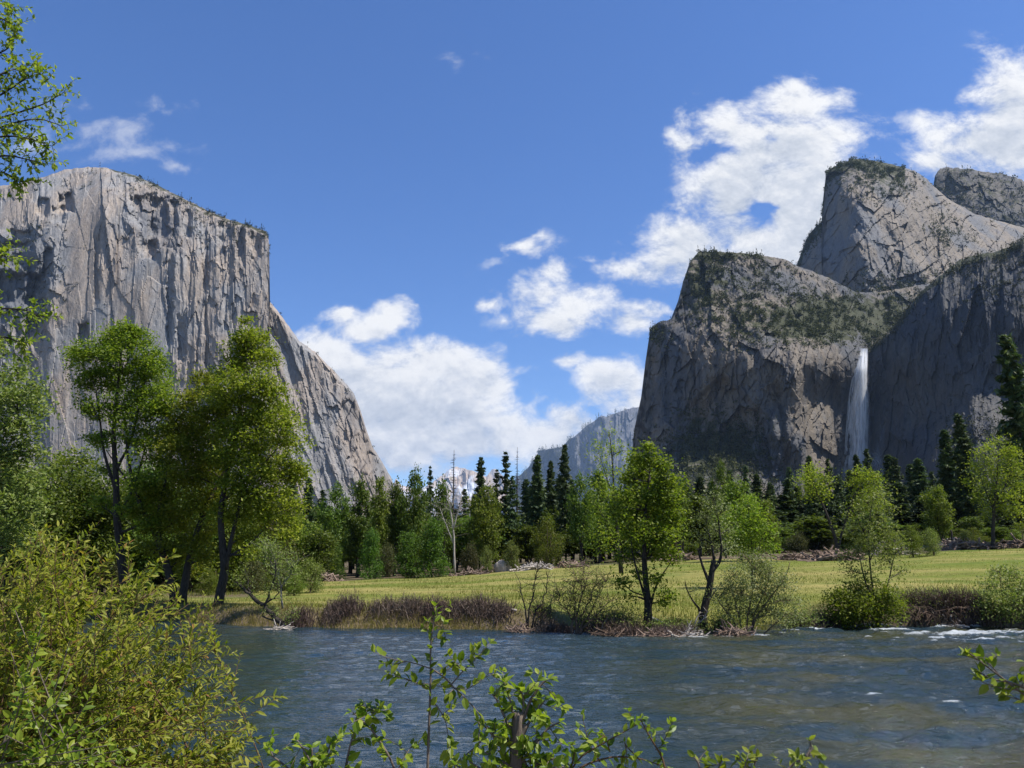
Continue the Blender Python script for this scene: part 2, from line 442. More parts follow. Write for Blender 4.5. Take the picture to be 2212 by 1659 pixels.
# --- the great monolith on the left
def disp_cap(px, py):
    hi = sstep(330 - py, 0, 120)
    br = 0.30 + 1.1 * sstep(fbm(px / 38, py / 80, 3, 63), -0.12, 0.30) - 0.25 * bumpf(px, py, 95, 260, 40, 80, 3)
    d = slabs(px, py, 34, 150, 6, 8, 11) + slabs(px, py, 13, 60, 3.4, 5, 23) * (0.35 + 0.65 * br) + br * slabs(px, py, 5.2, 20, 2.2, 4.2, 37)
    d += 8.0 * fbm(px / 26, py / 120, 3, 5) - 3.4 * br * ridged(px / 10, py / 80, 3, 9)
    d += 1.3 * br * fbm(px / 2.6, py / 5, 3, 15)
    for cx, x1, cy, ry, w, aa in [(88, 84, 290, 70, 1.6, 7), (112, 118, 300, 80, 1.8, 9), (131, 128, 320, 60, 1.6, 8), (168, 176, 330, 70, 2.2, 10), (190, 186, 300, 60, 1.6, 8), (208, 214, 330, 90, 2.4, 12), (228, 224, 290, 50, 1.8, 8), (247, 250, 300, 60, 2.0, 10), (30, 36, 340, 60, 2.0, 8), (60, 52, 250, 40, 1.8, 8)]:
        xc = cx + (x1 - cx) * (py - cy) / ry + 1.5 * fbm(py / 14, px * 0 + cx, 3, 66)
        d += 0.6 * aa * np.clip(1 - (xc - px) / (w * 5), 0, 1) * (px < xc) * np.exp(-((py - cy) / ry) ** 4)
    rough = bumpf(px, py, 15, 285, 45, 60, 4) + 0.9 * bumpf(px, py, 158, 218, 34, 42, 4) + .5 * bumpf(px, py, 240, 235, 40, 40)
    d += rough * (9 * fbm(px / 9, py / 12, 3, 71) + slabs(px, py, 9, 14, 6, 12, 72))
    # deep recesses under roofs
    for cx, cy, rx, ry, a in [(140, 208, 9, 14, 16), (158, 216, 10, 20, 20), (148, 236, 8, 16, 12), (66, 203, 8, 9, 16), (58, 214, 6, 9, 10), (43, 206, 6, 10, 12), (15, 290, 26, 16, 16), (36, 300, 10, 34, 14),
                              (12, 255, 20, 12, 12), (48, 262, 5, 16, 10), (186, 225, 5, 14, 10), (205, 262, 3, 30, 7), (84, 332, 6, 9, 12), (240, 240, 4, 20, 7), (222, 250, 4, 16, 8), (170, 300, 3, 40, 7), (96, 270, 2.5, 30, 5), (150, 250, 6, 9, 9), (172, 214, 6, 12, 9), (228, 232, 8, 10, 7), (256, 246, 4, 14, 7), (182, 340, 4, 22, 8), (206, 400, 7, 16, 9), (22, 240, 12, 10, 10), (30, 330, 8, 16, 8)]:
        wx = px + 3 * fbm(px / 7, py / 7, 3, 91); wy = py + 5 * fbm(px / 7, py / 9, 3, 92)
        d += 2.3 * a * bumpf(wx, wy, cx, cy, rx, ry, 7)
    return d
CAPTOP = [(-170,205),(-100,196),(0,186),(28,181.5),(46,176.5),(65,169.5),(88,167),(106,168),(134,175),(157,185),(185,199),(208,210.5),(231,220),(252,226),(266,231.5),(269,238),(269.6,262),(270,300)]
CAPC = [(-170,560,2150),(0,560,2190),(100,560,2220),(200,560,2235),(270,560,2240),(-170,350,2220),(0,350,2262),(100,350,2278),(200,350,2286),(270,350,2290),
        (-170,240,2290),(0,240,2322),(100,240,2334),(200,255,2335),(262,260,2338),(-170,205,2420),(0,186,2470),(60,172,2500),(105,169,2500),(170,194,2450),(230,221,2405),(266,233,2372),(269,300,2318),(30,195,2400),(100,190,2400),(160,205,2395)]
def veg_cap(px, py):
    top = np.interp(px, [p[0] for p in CAPTOP], [p[1] for p in CAPTOP])
    return 0.95 * np.exp(-np.clip(py - top, 0, None) / 5.0) * sstep(px, 95, 125) + 0.3 * bumpf(px, py, 15, 285, 40, 50) + 0.35 * np.exp(-np.clip(py - top, 0, None) / 12.0)
cap_main = patch('cap', np.arange(-170, 270.2, 0.8), CAPTOP, 585, CAPC, disp_cap, 470, veg_cap, 900, 0.8, 8, 3)
def disp_se(px, py):
    d = slabs(px + (py - 400) * -0.28, py, 17, 90, 4, 8, 111) + slabs(px - (py - 400) * 0.3, py, 7, 34, 2.6, 5, 123) + slabs(px, py, 3.8, 14, 1.4, 3, 137)
    d += 7 * fbm((px - (py - 400) * 0.35) / 14, py / 60, 4, 105) - 4 * ridged((px - (py - 400) * 0.35) / 9, py / 70, 3, 109) + 1.5 * fbm(px / 2.6, py / 5, 3, 115)
    d += bumpf(px, py, 350, 415, 26, 60, 4) * slabs(px, py, 8, 16, 7, 10, 140)
    return d
SETOP = [(245,296),(268,300),(272,304.5),(278,311),(289,326),(298.5,340),(315,352),(331,368),(345,382),(354,393.5),(361,412),(365.7,428),(372.6,446.7),(379.6,458),(391,477),(394,486),(400,505),(420,560)]
SEC = [(245,330,2375),(245,560,2300),(272,306,2392),(272,560,2305),(300,343,2405),(300,450,2360),(300,560,2315),(331,369,2432),(331,470,2375),(345,560,2330),(354,394,2458),(360,470,2410),(366,430,2470),(380,460,2490),(392,500,2500),(420,560,2510)]
cap_se = patch('cap_se', np.arange(245, 420, 0.8), SETOP, 590, SEC, disp_se, 360, lambda px, py: 0 * px + 0.05 + 0.25 * bumpf(px, py, 365, 500, 30, 20), 700, 0.9, 8, 4)
M_CAP = rock_mat('pale_granite', base=(0.240, 0.233, 0.226), tan=(0.295, 0.245, 0.20), dark=(0.10, 0.105, 0.115), dark_amt=0.5, veg_lo=0.6, veg_hi=0.8)
mountain('mountain', [cap_main, cap_se], M_CAP, 'huge pale grey granite monolith with sheer fluted face rising on the left', 'mountain',
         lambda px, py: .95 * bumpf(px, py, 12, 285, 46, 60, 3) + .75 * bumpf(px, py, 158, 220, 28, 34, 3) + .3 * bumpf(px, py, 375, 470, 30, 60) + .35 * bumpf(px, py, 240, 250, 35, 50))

# --- lower rock buttress left of the waterfall and the green bowl above it
def disp_lc(px, py):
    slab = sstep(350 - py, -10, 30)
    d = slabs(px, py, 24, 60, 10, 18, 211) + slabs(px + py * 0.3, py, 9, 24, 6, 11, 223) + slabs(px, py, 3.8, 8, 2.4, 4.5, 237)
    d += 20 * fbm(px / 30, py / 60, 4, 205) * (1 - 0.5 * slab) - 6 * ridged(px / 14, py / 70, 3, 209) * (1 - slab) + 2.2 * fbm(px / 3, py / 4, 3, 215)
    d += slab * 15 * ridged((px * 0.8 - py * 0.9) / 22, (px + py) / 60, 3, 251)
    # gullies and pillars
    for cx, x1, cy, ry, w, a in [(782, 790, 430, 60, 5, 26), (812, 816, 420, 50, 6, 26), (834, 836, 420, 60, 5, 18), (738, 748, 400, 50, 8, 12), (652, 650, 420, 60, 3, 14), (668, 672, 400, 60, 4, 14)]:
        xc = cx + (x1 - cx) * (py - cy) / 60
        d += a * np.exp(-((px - xc) / w) ** 2) * np.exp(-((py - cy) / ry) ** 4)
    d += -16 * np.exp(-((px - (797 + (py - 400) * 0.10)) / 7) ** 2) * np.exp(-((py - 420) / 62) ** 4)
    # arch on the blank wall
    d += 18 * sstep(py, 372 + 0.9 * np.abs(px - 722), 380 + 0.9 * np.abs(px - 722)) * bumpf(px, py, 720, 400, 45, 45, 4)
    tal = sstep(py - 0.25 * np.abs(px - 710), 408, 440) * (px < 790)
    d += tal * (7 * fbm(px / 7, py / 6, 4, 261) + slabs(px, py, 9, 7, 4, 8, 262))
    return d
LCTOP = [(620,520),(632,452),(634,430),(641,398),(645.5,361),(650.4,328.5),(659.5,322),(671,319),(678,301),(683,282),(690,262),(699,251),(722,252),(759,254.5),(787,260),(796,265),(829,278),(856,292),(880,292),(910,287),(940,281),(970,276),(1010,276)]
LCC = [(632,455,2120),(622,520,2130),(645,362,2130),(650,329,2125),(660,323,2090),(680,300,2100),(690,263,2130),(700,252,2150),(760,255,2160),(800,266,2190),(830,279,2240),(857,293,2320),
       (665,350,2010),(690,320,2010),(700,343,1905),(722,352,1850),(745,366,1800),(770,362,1775),(784,350,1800),(820,351,1850),(848,352,1930),(866,349.5,2000),(760,300,2010),(730,290,2050),(800,310,2020),(830,330,2030),(855,320,2150),
       (675,350,1975),(690,385,1915),(722,385,1868),(745,400,1822),(770,392,1790),(795,390,1765),(812,430,1815),(825,400,1920),(845,400,1975),(866,400,2000),(884,400,2000),(650,440,2010),(670,450,1925),(700,440,1885),(735,440,1830),(768,440,1785),(785,440,1750),(770,478,1760),(690,462,1840),(725,462,1780),(690,488,1690),(725,488,1620),(755,488,1680),(690,515,1560),(730,515,1480),(800,480,1765),(835,480,1890),(866,490,1960),
       (640,560,1900),(700,580,1300),(760,580,1350),(840,580,1600),(900,580,1700),(900,300,2330),(940,290,2340),(880,335,2110),(905,335,2150),(960,330,2150),(1000,300,2300),(960,420,2050),(960,500,2000)]
def veg_lc(px, py):
    v = 0.6 * bumpf(px, py, 720, 440, 40, 30, 3) * (py > 400) + 0.55 * bumpf(px, py, 705, 485, 70, 50, 4) + 0.9 * bumpf(px, py, 860, 318, 70, 26, 4) + 0.6 * bumpf(px, py, 770, 325, 60, 20, 3) + 0.5 * bumpf(px, py, 700, 280, 20, 40, 3)
    v += 0.75 * bumpf(px, py, 720, 253, 50, 7, 4) + 0.45 * bumpf(px, py, 740, 285, 60, 25) + 0.5 * bumpf(px, py, 655, 335, 12, 15)
    return v
lc = patch('lc', np.arange(620, 1010, 0.75), LCTOP, 590, LCC, disp_lc, 430, veg_lc, 700, 1.0, 6, 5)
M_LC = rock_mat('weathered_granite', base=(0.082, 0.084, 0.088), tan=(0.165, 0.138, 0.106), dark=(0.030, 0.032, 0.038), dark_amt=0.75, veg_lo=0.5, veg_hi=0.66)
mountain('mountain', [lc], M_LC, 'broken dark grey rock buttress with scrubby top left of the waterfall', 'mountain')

# --- higher dome behind
def disp_uc(px, py):
    d = slabs(px + py * 0.5, py, 26, 44, 10, 18, 311) + slabs(px + py * 0.6, py, 10, 22, 5, 10, 323) + slabs(px, py, 4, 8, 2.2, 5, 337)
    d += 24 * fbm((px - py * 0.55) / 24, (px + py) / 70, 3, 305) - 8 * ridged((px - py * 0.6) / 11, (px + py) / 60, 3, 309) + 2 * fbm(px / 3, py / 4, 3, 315)
    return d
UCTOP = [(790,290),(797,264),(805.5,240.7),(815,227),(821.7,222),(823,199),(826.3,171.3),(838,164.3),(854,158.5),(870,160),(893.4,164.5),(914,170.5),(926,178),(933,186),(950,200),(975,214),(1024,228),(1200,262)]
UCC = [(797,266,2960),(790,290,3000),(806,241,2930),(822,222,2830),(823,200,2820),(827,172,2800),(838,165,2800),(855,159,2800),(900,166,2790),(930,182,2820),(950,200,2820),(1024,228,2860),(1200,262,2950),
       (812,260,2820),(812,300,2800),(835,200,2690),(835,250,2620),(838,290,2590),(856,190,2600),(858,240,2440),(861,275,2390),(863,300,2370),
(885,230,2480),(890,270,2420),(895,300,2390),(910,200,2610),(920,250,2500),(940,270,2470),(940,310,2400),(980,250,2600),(1000,290,2520),(1024,260,2660),(1100,280,2750),(1200,320,2700),(900,350,2350),(1024,350,2450)]
def veg_shade_uc(px, py):
    tp = np.interp(px, [p[0] for p in UCTOP], [p[1] for p in UCTOP])
    return 1.15 * np.exp(-(np.clip(py - tp, 0, None) / 14.0) ** 2) * (px < 905) + 0.45 * bumpf(px, py, 880, 185, 40, 14) + 0.5 * bumpf(px, py, 900, 285, 60, 10) + 0.35 * bumpf(px, py, 945, 235, 20, 18)  # crest term paints a cloud's shadow as dense dark greenery
uc = patch('uc', np.arange(790, 1200, 0.85), UCTOP, 360, UCC, disp_uc, 230, veg_shade_uc, 800, 0.9, 8, 6)
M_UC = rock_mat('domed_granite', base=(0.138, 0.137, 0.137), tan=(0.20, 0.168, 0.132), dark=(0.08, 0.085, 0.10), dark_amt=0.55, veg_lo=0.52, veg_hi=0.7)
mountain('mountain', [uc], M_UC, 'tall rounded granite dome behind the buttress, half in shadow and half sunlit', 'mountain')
def disp_tc(px, py):
    return slabs(px, py, 16, 20, 7, 14, 411) + slabs(px, py, 6, 8, 4, 7, 423) + 14 * fbm(px / 20, py / 20, 4, 405)
TCTOP = [(925,215),(933,187),(935,175),(940,168.5),(947,167.3),(972,169.5),(986,172.3),(1004,173.6),(1024,180.5),(1100,205),(1200,235)]
TCC = [(925,215,3240),(933,190,3230),(940,169,3240),(985,173,3190),(1024,181,3170),(1100,205,3150),(1200,235,3150),(950,215,3120),(985,200,3100),(985,240,3060),(1024,240,3010),(1100,240,2960),(1200,270,2900),(940,240,3180),(1024,290,2990),(930,290,3150)]
tcm = patch('tc', np.arange(925, 1200, 0.9), TCTOP, 300, TCC, disp_tc, 150, lambda px, py: 0.45 - 0.3 * bumpf(px, py, 950, 225, 20, 10), 600, 1.3, 6, 7)
mountain('mountain', [tcm], rock_mat('cloud_dimmed_granite', base=(0.085, 0.085, 0.086), tan=(0.13, 0.115, 0.095), dark=(0.04, 0.042, 0.048), dark_amt=0.85, veg_lo=0.52, veg_hi=0.68), 'scrub covered rocky summit behind the dome at the right, darkened like cloud shadow', 'mountain')  # wooded summit; its dark rock tone also holds a painted cloud shadow

# --- shaded cliff right of the waterfall
def disp_rc(px, py):
    d = slabs(px, py, 24, 90, 9, 15, 511) + slabs(px, py, 9, 34, 5, 9, 523) + slabs(px, py, 3.8, 11, 2.2, 4, 537)
    d += 18 * fbm(px / 26, py / 60, 3, 505) - 7 * ridged(px / 12, py / 70, 3, 509) + 2 * fbm(px / 3, py / 5, 3, 515)
    tal = bumpf(px, py, 985, 440, 45, 50, 4) * (py > 395)
    d += tal * (8 * fbm(px / 6, py / 6, 4, 561) + slabs(px, py, 8, 7, 4, 8, 562))
    return d
RCTOP = [(864,420),(867,352),(869,348),(880,340),(900,319),(910,305),(921,291.5),(940,275.5),(960,259.5),(977,254.6),(995,252),(1009,247.5),(1024,238),(1080,205),(1200,160)]
RCC = [(864,420,2010),(867,352,1990),(880,341,1960),(900,320,1930),(921,292,1890),(940,276,1860),(960,260,1840),(977,255,1800),(1009,248,1740),(1024,238,1700),(1080,206,1650),(1200,160,1600),
       (875,400,1990),(900,360,1880),(900,430,1860),(930,330,1800),(930,430,1760),(960,300,1740),(960,390,1670),(985,290,1700),(1000,400,1590),(1024,300,1600),(1024,390,1540),(1100,400,1450),(1200,400,1350),
       (866,500,1980),(895,500,1860),(950,425,1640),(962,400,1660),(985,402,1560),(960,432,1500),(985,430,1430),(1010,430,1410),(935,465,1560),(975,462,1350),(1010,460,1300),(1024,460,1290),(940,495,1450),(985,500,1200),(1024,520,1120),(960,530,1200),(900,580,1800),(960,585,1050),(1024,585,950),(1100,585,950),(1200,585,950)]
def veg_rc(px, py):
    tp = np.interp(px, [p[0] for p in RCTOP], [p[1] for p in RCTOP])
    return 0.9 * np.exp(-(np.clip(py - tp, 0, None) / 9.0) ** 2) + 0.45 * bumpf(px, py, 985, 460, 45, 40, 4) * (py > 400) + 0.35 * bumpf(px, py, 1000, 280, 40, 30)
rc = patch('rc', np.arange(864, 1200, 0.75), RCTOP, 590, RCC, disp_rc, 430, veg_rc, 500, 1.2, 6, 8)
mountain('mountain', [rc], rock_mat('shaded_granite', base=(0.054, 0.057, 0.064), tan=(0.085, 0.080, 0.072), dark=(0.024, 0.026, 0.032), dark_amt=0.8, veg_lo=0.52, veg_hi=0.68), 'shadowed blue grey cliff wall right of the waterfall', 'mountain')  # grey rock with the cliff's blue shade put into its base colour

# --- far ridges up the valley
def disp_far(a, s):
    return lambda px, py: a * fbm(px / 9, py / 16, 4, s) - a * 0.8 * ridged(px / 6, py / 30, 3, s + 3) + slabs(px, py, 7, 18, a * .3, a * .6, s + 9)
DRTOP = [(505,500),(515,479),(521,474),(528,467.5),(537,456),(538.5,450.5),(544,449.5),(556,447.6),(563,446.5),(568,440),(575,436),(585,427),(597,419),(601,415.5),(606,416.5),(611,414),(616,413),(625,410),(632,407.5),(638,407),(650,402),(700,390)]
DRK = 3.6
DRC = [(505,500,5400),(538,452,5500),(575,437,5300),(600,417,5200),(638,408,5300),(700,390,5400),(520,520,5000),(560,480,5150),(600,460,4950),(640,450,5050),(700,450,5100),(560,580,4600),(640,580,4600),(700,580,4700),(505,580,4700)]
dr = patch('dr', np.arange(505, 700, 0.7), DRTOP, 590, [(q[0], q[1], q[2] * DRK) for q in DRC], disp_far(190, 611), 200, lambda px, py: 0.6 * sstep(575 - px, -20, 20) + 0.25 + 0 * py, 1500, 0.7, 20, 9)
mountain('mountain', [dr], rock_mat('far_granite', base=(0.10, 0.10, 0.105), tan=(0.12, 0.115, 0.105), dark_amt=0.4, veg_lo=0.55, veg_hi=0.7, sc=0.14), 'distant blue hazy forested ridge up the valley', 'mountain')
SPTOP = [(330,520),(390,492),(396,478),(402,486),(420,489),(430,484),(440,476.5),(449,470),(456,466.8),(465,468.5),(477,472),(486,477),(491.6,470),(495.4,468.5),(504.6,477),(514,484),(530,500),(580,520)]
SPC = [(330,520,9000),(396,480,9000),(456,467,9200),(495,469,9100),(580,520,9000),(330,580,8000),(456,520,8500),(456,580,8000),(580,580,8000),(500,520,8500)]
spk = patch('sp', np.arange(330, 580, 0.8), SPTOP, 590, [(q[0], q[1], q[2] * 2.4) for q in SPC], disp_far(150, 711), 140, lambda px, py: 0 * px, 2500, 1.0, 20, 10)
mountain('mountain', [spk], rock_mat('snowy_granite', base=(0.22, 0.225, 0.24), dark_amt=0.3, snow=0.12, sc=0.07), 'farthest pale snow streaked peaks between the two cliffs', 'mountain')

# ------------------------------------------------------------------ valley floor
SH_PX = [(-700,600),(-200,611),(60,616),(160,622),(230,626.5),(290,629),(400,629.5),(470,631),(520,632),(600,634),(700,637),(770,635),(800,630),(830,627),(900,627),(1024,628),(1300,629),(1900,629)]
_el = [(p, at(p[0], p[1], 1.0)) for p in SH_PX]
_shw = np.array([[q[0] * (-CAM_Z / (q[2] - CAM_Z)), -CAM_Z / (q[2] - CAM_Z)] for p, q in _el])
def shore(x):
    return np.interp(x, _shw[:, 0], _shw[:, 1]) + 0.35 * fbm(np.asarray(x) * 0.5, np.asarray(x) * 0 + 1.7, 3, 900)
NEAR = 8.2
def ground(x, y):
    x = np.asarray(x, float); y = np.asarray(y, float)
    d = y - shore(x)
    u = x / np.maximum(y, 20.0)
    cut = sstep(u, 0.36, 0.41)                               # undercut bank on the right
    h = 0.95 + 0.12 * fbm(x * 0.15, y * 0.15, 3, 901)
    bar = sstep(u, 0.03, 0.10) * (1 - sstep(u, 0.33, 0.39))   # low gravelly shore in the middle
    up = (1 - cut) * (sstep(d, -0.3, 3.2 + 4.5 * bar) * 0.9 + 0.1 * sstep(d, -0.2, 0.8)) + cut * sstep(d, 0.1, 0.75)
    zb = np.interp(u, [-0.9, -0.248, -0.069, 0.194, 0.623, 1.2], [1.0, 1.3, 2.2, 5.0, 7.6, 9.0])
    z = -0.7 + (0.7 + h) * up
    z = np.where(d < 0.1, np.minimum(z, np.interp(d, [-6, -0.6, 0.1], [-0.9, -0.25, 0.05])), z)
    k = np.clip((y - 46) / 100.0, 0, 1)
    far = (zb - 0.95) * k + np.clip(y - 148, 0, 2000) * 0.022 + sstep(y, 148, 220) * 1.2 * fbm(x * 0.02, y * 0.02, 3, 905)
    far = far + sstep(y, 50, 70) * 0.18 * fbm(x * 0.06, y * 0.06, 3, 906)
    z = z + np.where(d > 0.2, far, 0)
    nb = sstep(NEAR - y, -0.6, 2.2)
    return np.where(y < NEAR + 0.7, np.maximum(-0.9, -0.9 + 2.15 * nb + 0.05 * fbm(x * 1.5, y * 1.5, 3, 903)), z)
def gpt(px, Y):
    """point on the ground below pixel column px at forward distance Y"""
    z = 1.0; x = (px - 512) / F_PX * Y / 1.027
    z = float(ground(x, Y))
    for _ in range(3):
        # column of constant px: solve with the height found
        k = (CP * Y + SP * (z - CAM_Z)); x = (px - 512) / F_PX * k
        z = float(ground(x, Y))
    return np.array([x, Y, z])

def build_ground():
    ys = np.concatenate([np.linspace(-25, 36, 90, endpoint=False), np.linspace(36, 60, 110, endpoint=False), np.linspace(60, 170, 110, endpoint=False), np.geomspace(170, 26500, 110)])
    us = np.concatenate([np.linspace(-3, -0.85, 40, endpoint=False), np.linspace(-0.85, 0.85, 420, endpoint=False), np.linspace(0.85, 3, 40)])
    X = us[None] * (np.maximum(ys, 0)[:, None] + 6); Y = np.broadcast_to(ys[:, None], X.shape)
    Z = ground(X, Y)
    V = np.stack([X, Y, Z], -1).reshape(-1, 3); n = len(us)
    i = (np.arange(len(ys) - 1)[:, None] * n + np.arange(n - 1)[None]).ravel()
    me = new_mesh('ground', V, [np.stack([i, i + 1, i + n + 1, i + n], -1)], True)
    x, y, z = V.T; d = y - shore(x)
    u = x / np.maximum(y, 20)
    edge = np.interp(u, [-0.9, -0.32, -0.26, -0.069, 0.194, 0.3, 0.42, 0.623, 1.2], [58, 62, 124, 138, 138, 122, 118, 132, 140]) + 7 * fbm(x * 0.1, y * 0.1, 3, 911)
    mead = sstep(d, 1.5, 4.5) * (1 - sstep(y, edge - 2, edge + 3))
    bank = sstep(d, -0.3, 0.3) * (1 - sstep(d, 2.5, 6))
    add_color(me, 'zone', np.stack([mead, bank, sstep(y, edge - 2, edge + 3)], -1))
    m, t, out = material('meadow_soil')
    tcn = t.new('ShaderNodeTexCoord'); P = tcn.outputs['Object']
    a = t.new('ShaderNodeVertexColor', layer_name='zone'); sp = t.new('ShaderNodeSeparateColor'); t.l.new(a.outputs[0], sp.inputs[0])
    mp = t.new('ShaderNodeMapping'); t.put(mp.inputs[0], P); mp.inputs['Scale'].default_value = (0.35, 1.0, 1)
    n1 = t.noise(mp.outputs[0], 0.09, 5, 0.6); n2 = t.noise(P, 1.2, 6, 0.7); n3 = t.noise(P, 0.35, 4, 0.6)
    g = t.mix(t.smooth(n1, 0.36, 0.62), (0.125, 0.145, 0.028, 1), (0.235, 0.205, 0.068, 1))
    g = t.mix(t.smooth(n3, 0.5, 0.75, 0, 0.5), g, (0.080, 0.125, 0.020, 1))
    cl = t.noise(mp.outputs[0], 0.55, 5, 0.7)
    g = t.mix(t.smooth(cl, 0.54, 0.72, 0, 0.55), g, (0.115, 0.098, 0.040, 1))
    g = t.mix(t.smooth(t.noise(mp.outputs[0], 0.22, 4, 0.6), 0.50, 0.66, 0, 0.6), g, (0.075, 0.118, 0.020, 1))
    g = t.mix(1.0, g, t.ramp(n2, [(0.25, (0.62, 0.62, 0.62)), (0.75, (1.25, 1.25, 1.25))]), 'MULTIPLY')
    dirt = t.mix(t.smooth(n2, 0.35, 0.7), (0.085, 0.062, 0.042, 1), (0.20, 0.155, 0.11, 1))
    floor_ = t.mix(t.smooth(n1, 0.4, 0.62), (0.12, 0.088, 0.062, 1), (0.05, 0.055, 0.02, 1))
    c = t.mix(sp.outputs[0], dirt, g)
    c = t.mix(sp.outputs[2], c, floor_)
    b = principled(t, c, 0.95, 0.05, bump(t, t.math('ADD', n2, n3), 0.8, 0.12))
    t.l.new(b.outputs[0], out.inputs[0])
    tag(link('ground', me, m), 'valley floor of meadow grass and bare brown soil beside the river', 'ground', kind='structure')
build_ground()

# ------------------------------------------------------------------ river
def wave_h(x, y):
    rap = sstep(x - 0.10 * (y - 44), 13, 20) * sstep(y, 33, 40) * (y < 60)
    rough_r = sstep(x / np.maximum(y, 5), 0.05, 0.4)
    wx = x + 0.5 * fbm(x * 0.25, y * 0.4, 3, 931)
    h = 0.085 * fbm(wx * 0.36, y * 0.9, 3, 920) + 0.060 * fbm(wx * 1.0 + 5, y * 2.2, 3, 921) + 0.022 * fbm(wx * 3.0, y * 5.0, 2, 922)
    h *= 0.72 + 1.15 * rough_r
    h += rap * (0.16 * fbm(wx * 0.9, y * 1.3, 4, 923) + 0.06 * fbm(wx * 3, y * 3, 3, 924))
    return h, rap
def build_river():
    xs = np.linspace(-62, 72, 1000)
    ys = np.concatenate([np.linspace(6.5, 18, 190, endpoint=False), np.linspace(18, 52, 300)])
    X, Y = np.meshgrid(xs, ys)
    H, rap = wave_h(X, Y)
    V = np.stack([X, Y, H], -1).reshape(-1, 3); n = len(xs)
    i = (np.arange(len(ys) - 1)[:, None] * n + np.arange(n - 1)[None]).ravel()
    me = new_mesh('river', V, [np.stack([i, i + 1, i + n + 1, i + n], -1)], True)
    x, y = X.ravel(), Y.ravel(); d = shore(x) - y
    u = x / np.maximum(y, 5)
    hh = H.ravel()
    foam_glints = rap.ravel() * (0.10 + 0.62 * sstep(hh, 0.0, 0.14))
    foam_glints += 0.9 * sstep(u, 0.06, 0.16) * (1 - sstep(u, 0.36, 0.40)) * (1 - sstep(np.abs(d - 0.25), 0.2, 1.0)) * sstep(fbm(x * 1.3, y * 2.0, 3, 941), -0.15, 0.35)
    foam_glints += 0.35 * sstep(u, 0.1, 0.35) * sstep(fbm(x * 0.5, y * 1.8, 4, 942), 0.34, 0.55) * sstep(hh, 0.0, 0.04)
    foam_glints += 0.55 * bumpf(x, y, 11.5, 13.0, 3.5, 1.2) * sstep(fbm(x * 1.2, y * 3.0, 4, 943), -0.05, 0.3)
    foam_glints += 0.55 * sstep(u, -0.05, 0.35) * sstep(hh, 0.05, 0.13) * sstep(fbm(x * 0.8, y * 3.0, 3, 944), 0.18, 0.4)  # pale flecks on wave crests, painted as sun glints
    a = me.attributes.new('foam_glints', 'FLOAT', 'POINT'); a.data.foreach_set('value', np.clip(foam_glints, 0, 1).astype(np.float32))
    m, t, out = material('river_water')
    tcn = t.new('ShaderNodeTexCoord'); P = tcn.outputs['Object']
    mp = t.new('ShaderNodeMapping'); t.put(mp.inputs[0], P); mp.inputs['Scale'].default_value = (0.45, 1.0, 1)
    w1 = t.noise(mp.outputs[0], 5.0, 4, 0.6, 0.5); w2 = t.noise(mp.outputs[0], 17.0, 3, 0.6, 0.3)
    w0 = t.noise(mp.outputs[0], 1.7, 4, 0.6, 0.6)
    hgt = t.math('ADD', t.math('ADD', t.math('MULTIPLY', w1, 0.10), t.math('MULTIPLY', w2, 0.022)), t.math('MULTIPLY', w0, 0.20))
    bn_ = t.new('ShaderNodeBump'); t.put(bn_.inputs['Height'], hgt); bn_.inputs['Distance'].default_value = 1.1
    sq = t.new('ShaderNodeSeparateXYZ'); t.l.new(P, sq.inputs[0])
    t.put(bn_.inputs['Strength'], t.smooth(t.math('DIVIDE', sq.outputs[0], sq.outputs[1]), -0.32, 0.20, 0.38, 0.85)); nb = bn_.outputs[0]
    bedn = t.noise(mp.outputs[0], 0.30, 5, 0.6)
    spx = t.new('ShaderNodeSeparateXYZ'); t.l.new(P, spx.inputs[0])
    az = t.math('DIVIDE', spx.outputs[0], spx.outputs[1])
    ol = t.math('MAXIMUM', t.smooth(az, 0.02, 0.30), t.smooth(az, -0.42, -0.22, 0.8, 0.0))
    bed = t.mix(t.math('MULTIPLY', ol, t.smooth(bedn, 0.40, 0.60)), (0.013, 0.026, 0.033, 1), (0.040, 0.040, 0.017, 1))
    fa = t.new('ShaderNodeAttribute', attribute_name='foam_glints')
    fn = t.noise(mp.outputs[0], 9.0, 6, 0.75, 0.6)
    fm = t.smooth(t.math('ADD', fa.outputs['Fac'], t.math('MULTIPLY_ADD', fn, 1.3, -0.85)), 0.18, 0.6)
    c = t.mix(t.math('MULTIPLY', fm, 0.55), bed, (0.55, 0.59, 0.62, 1))
    b = principled(t, c, t.math('MULTIPLY_ADD', fm, 0.5, 0.03), 0.5, nb)
    b.inputs['IOR'].default_value = 1.36
    t.l.new(b.outputs[0], out.inputs[0])
    tag(link('river', me, m), 'rippled blue green river with white riffles by the far right bank', 'river', kind='structure')
build_river()

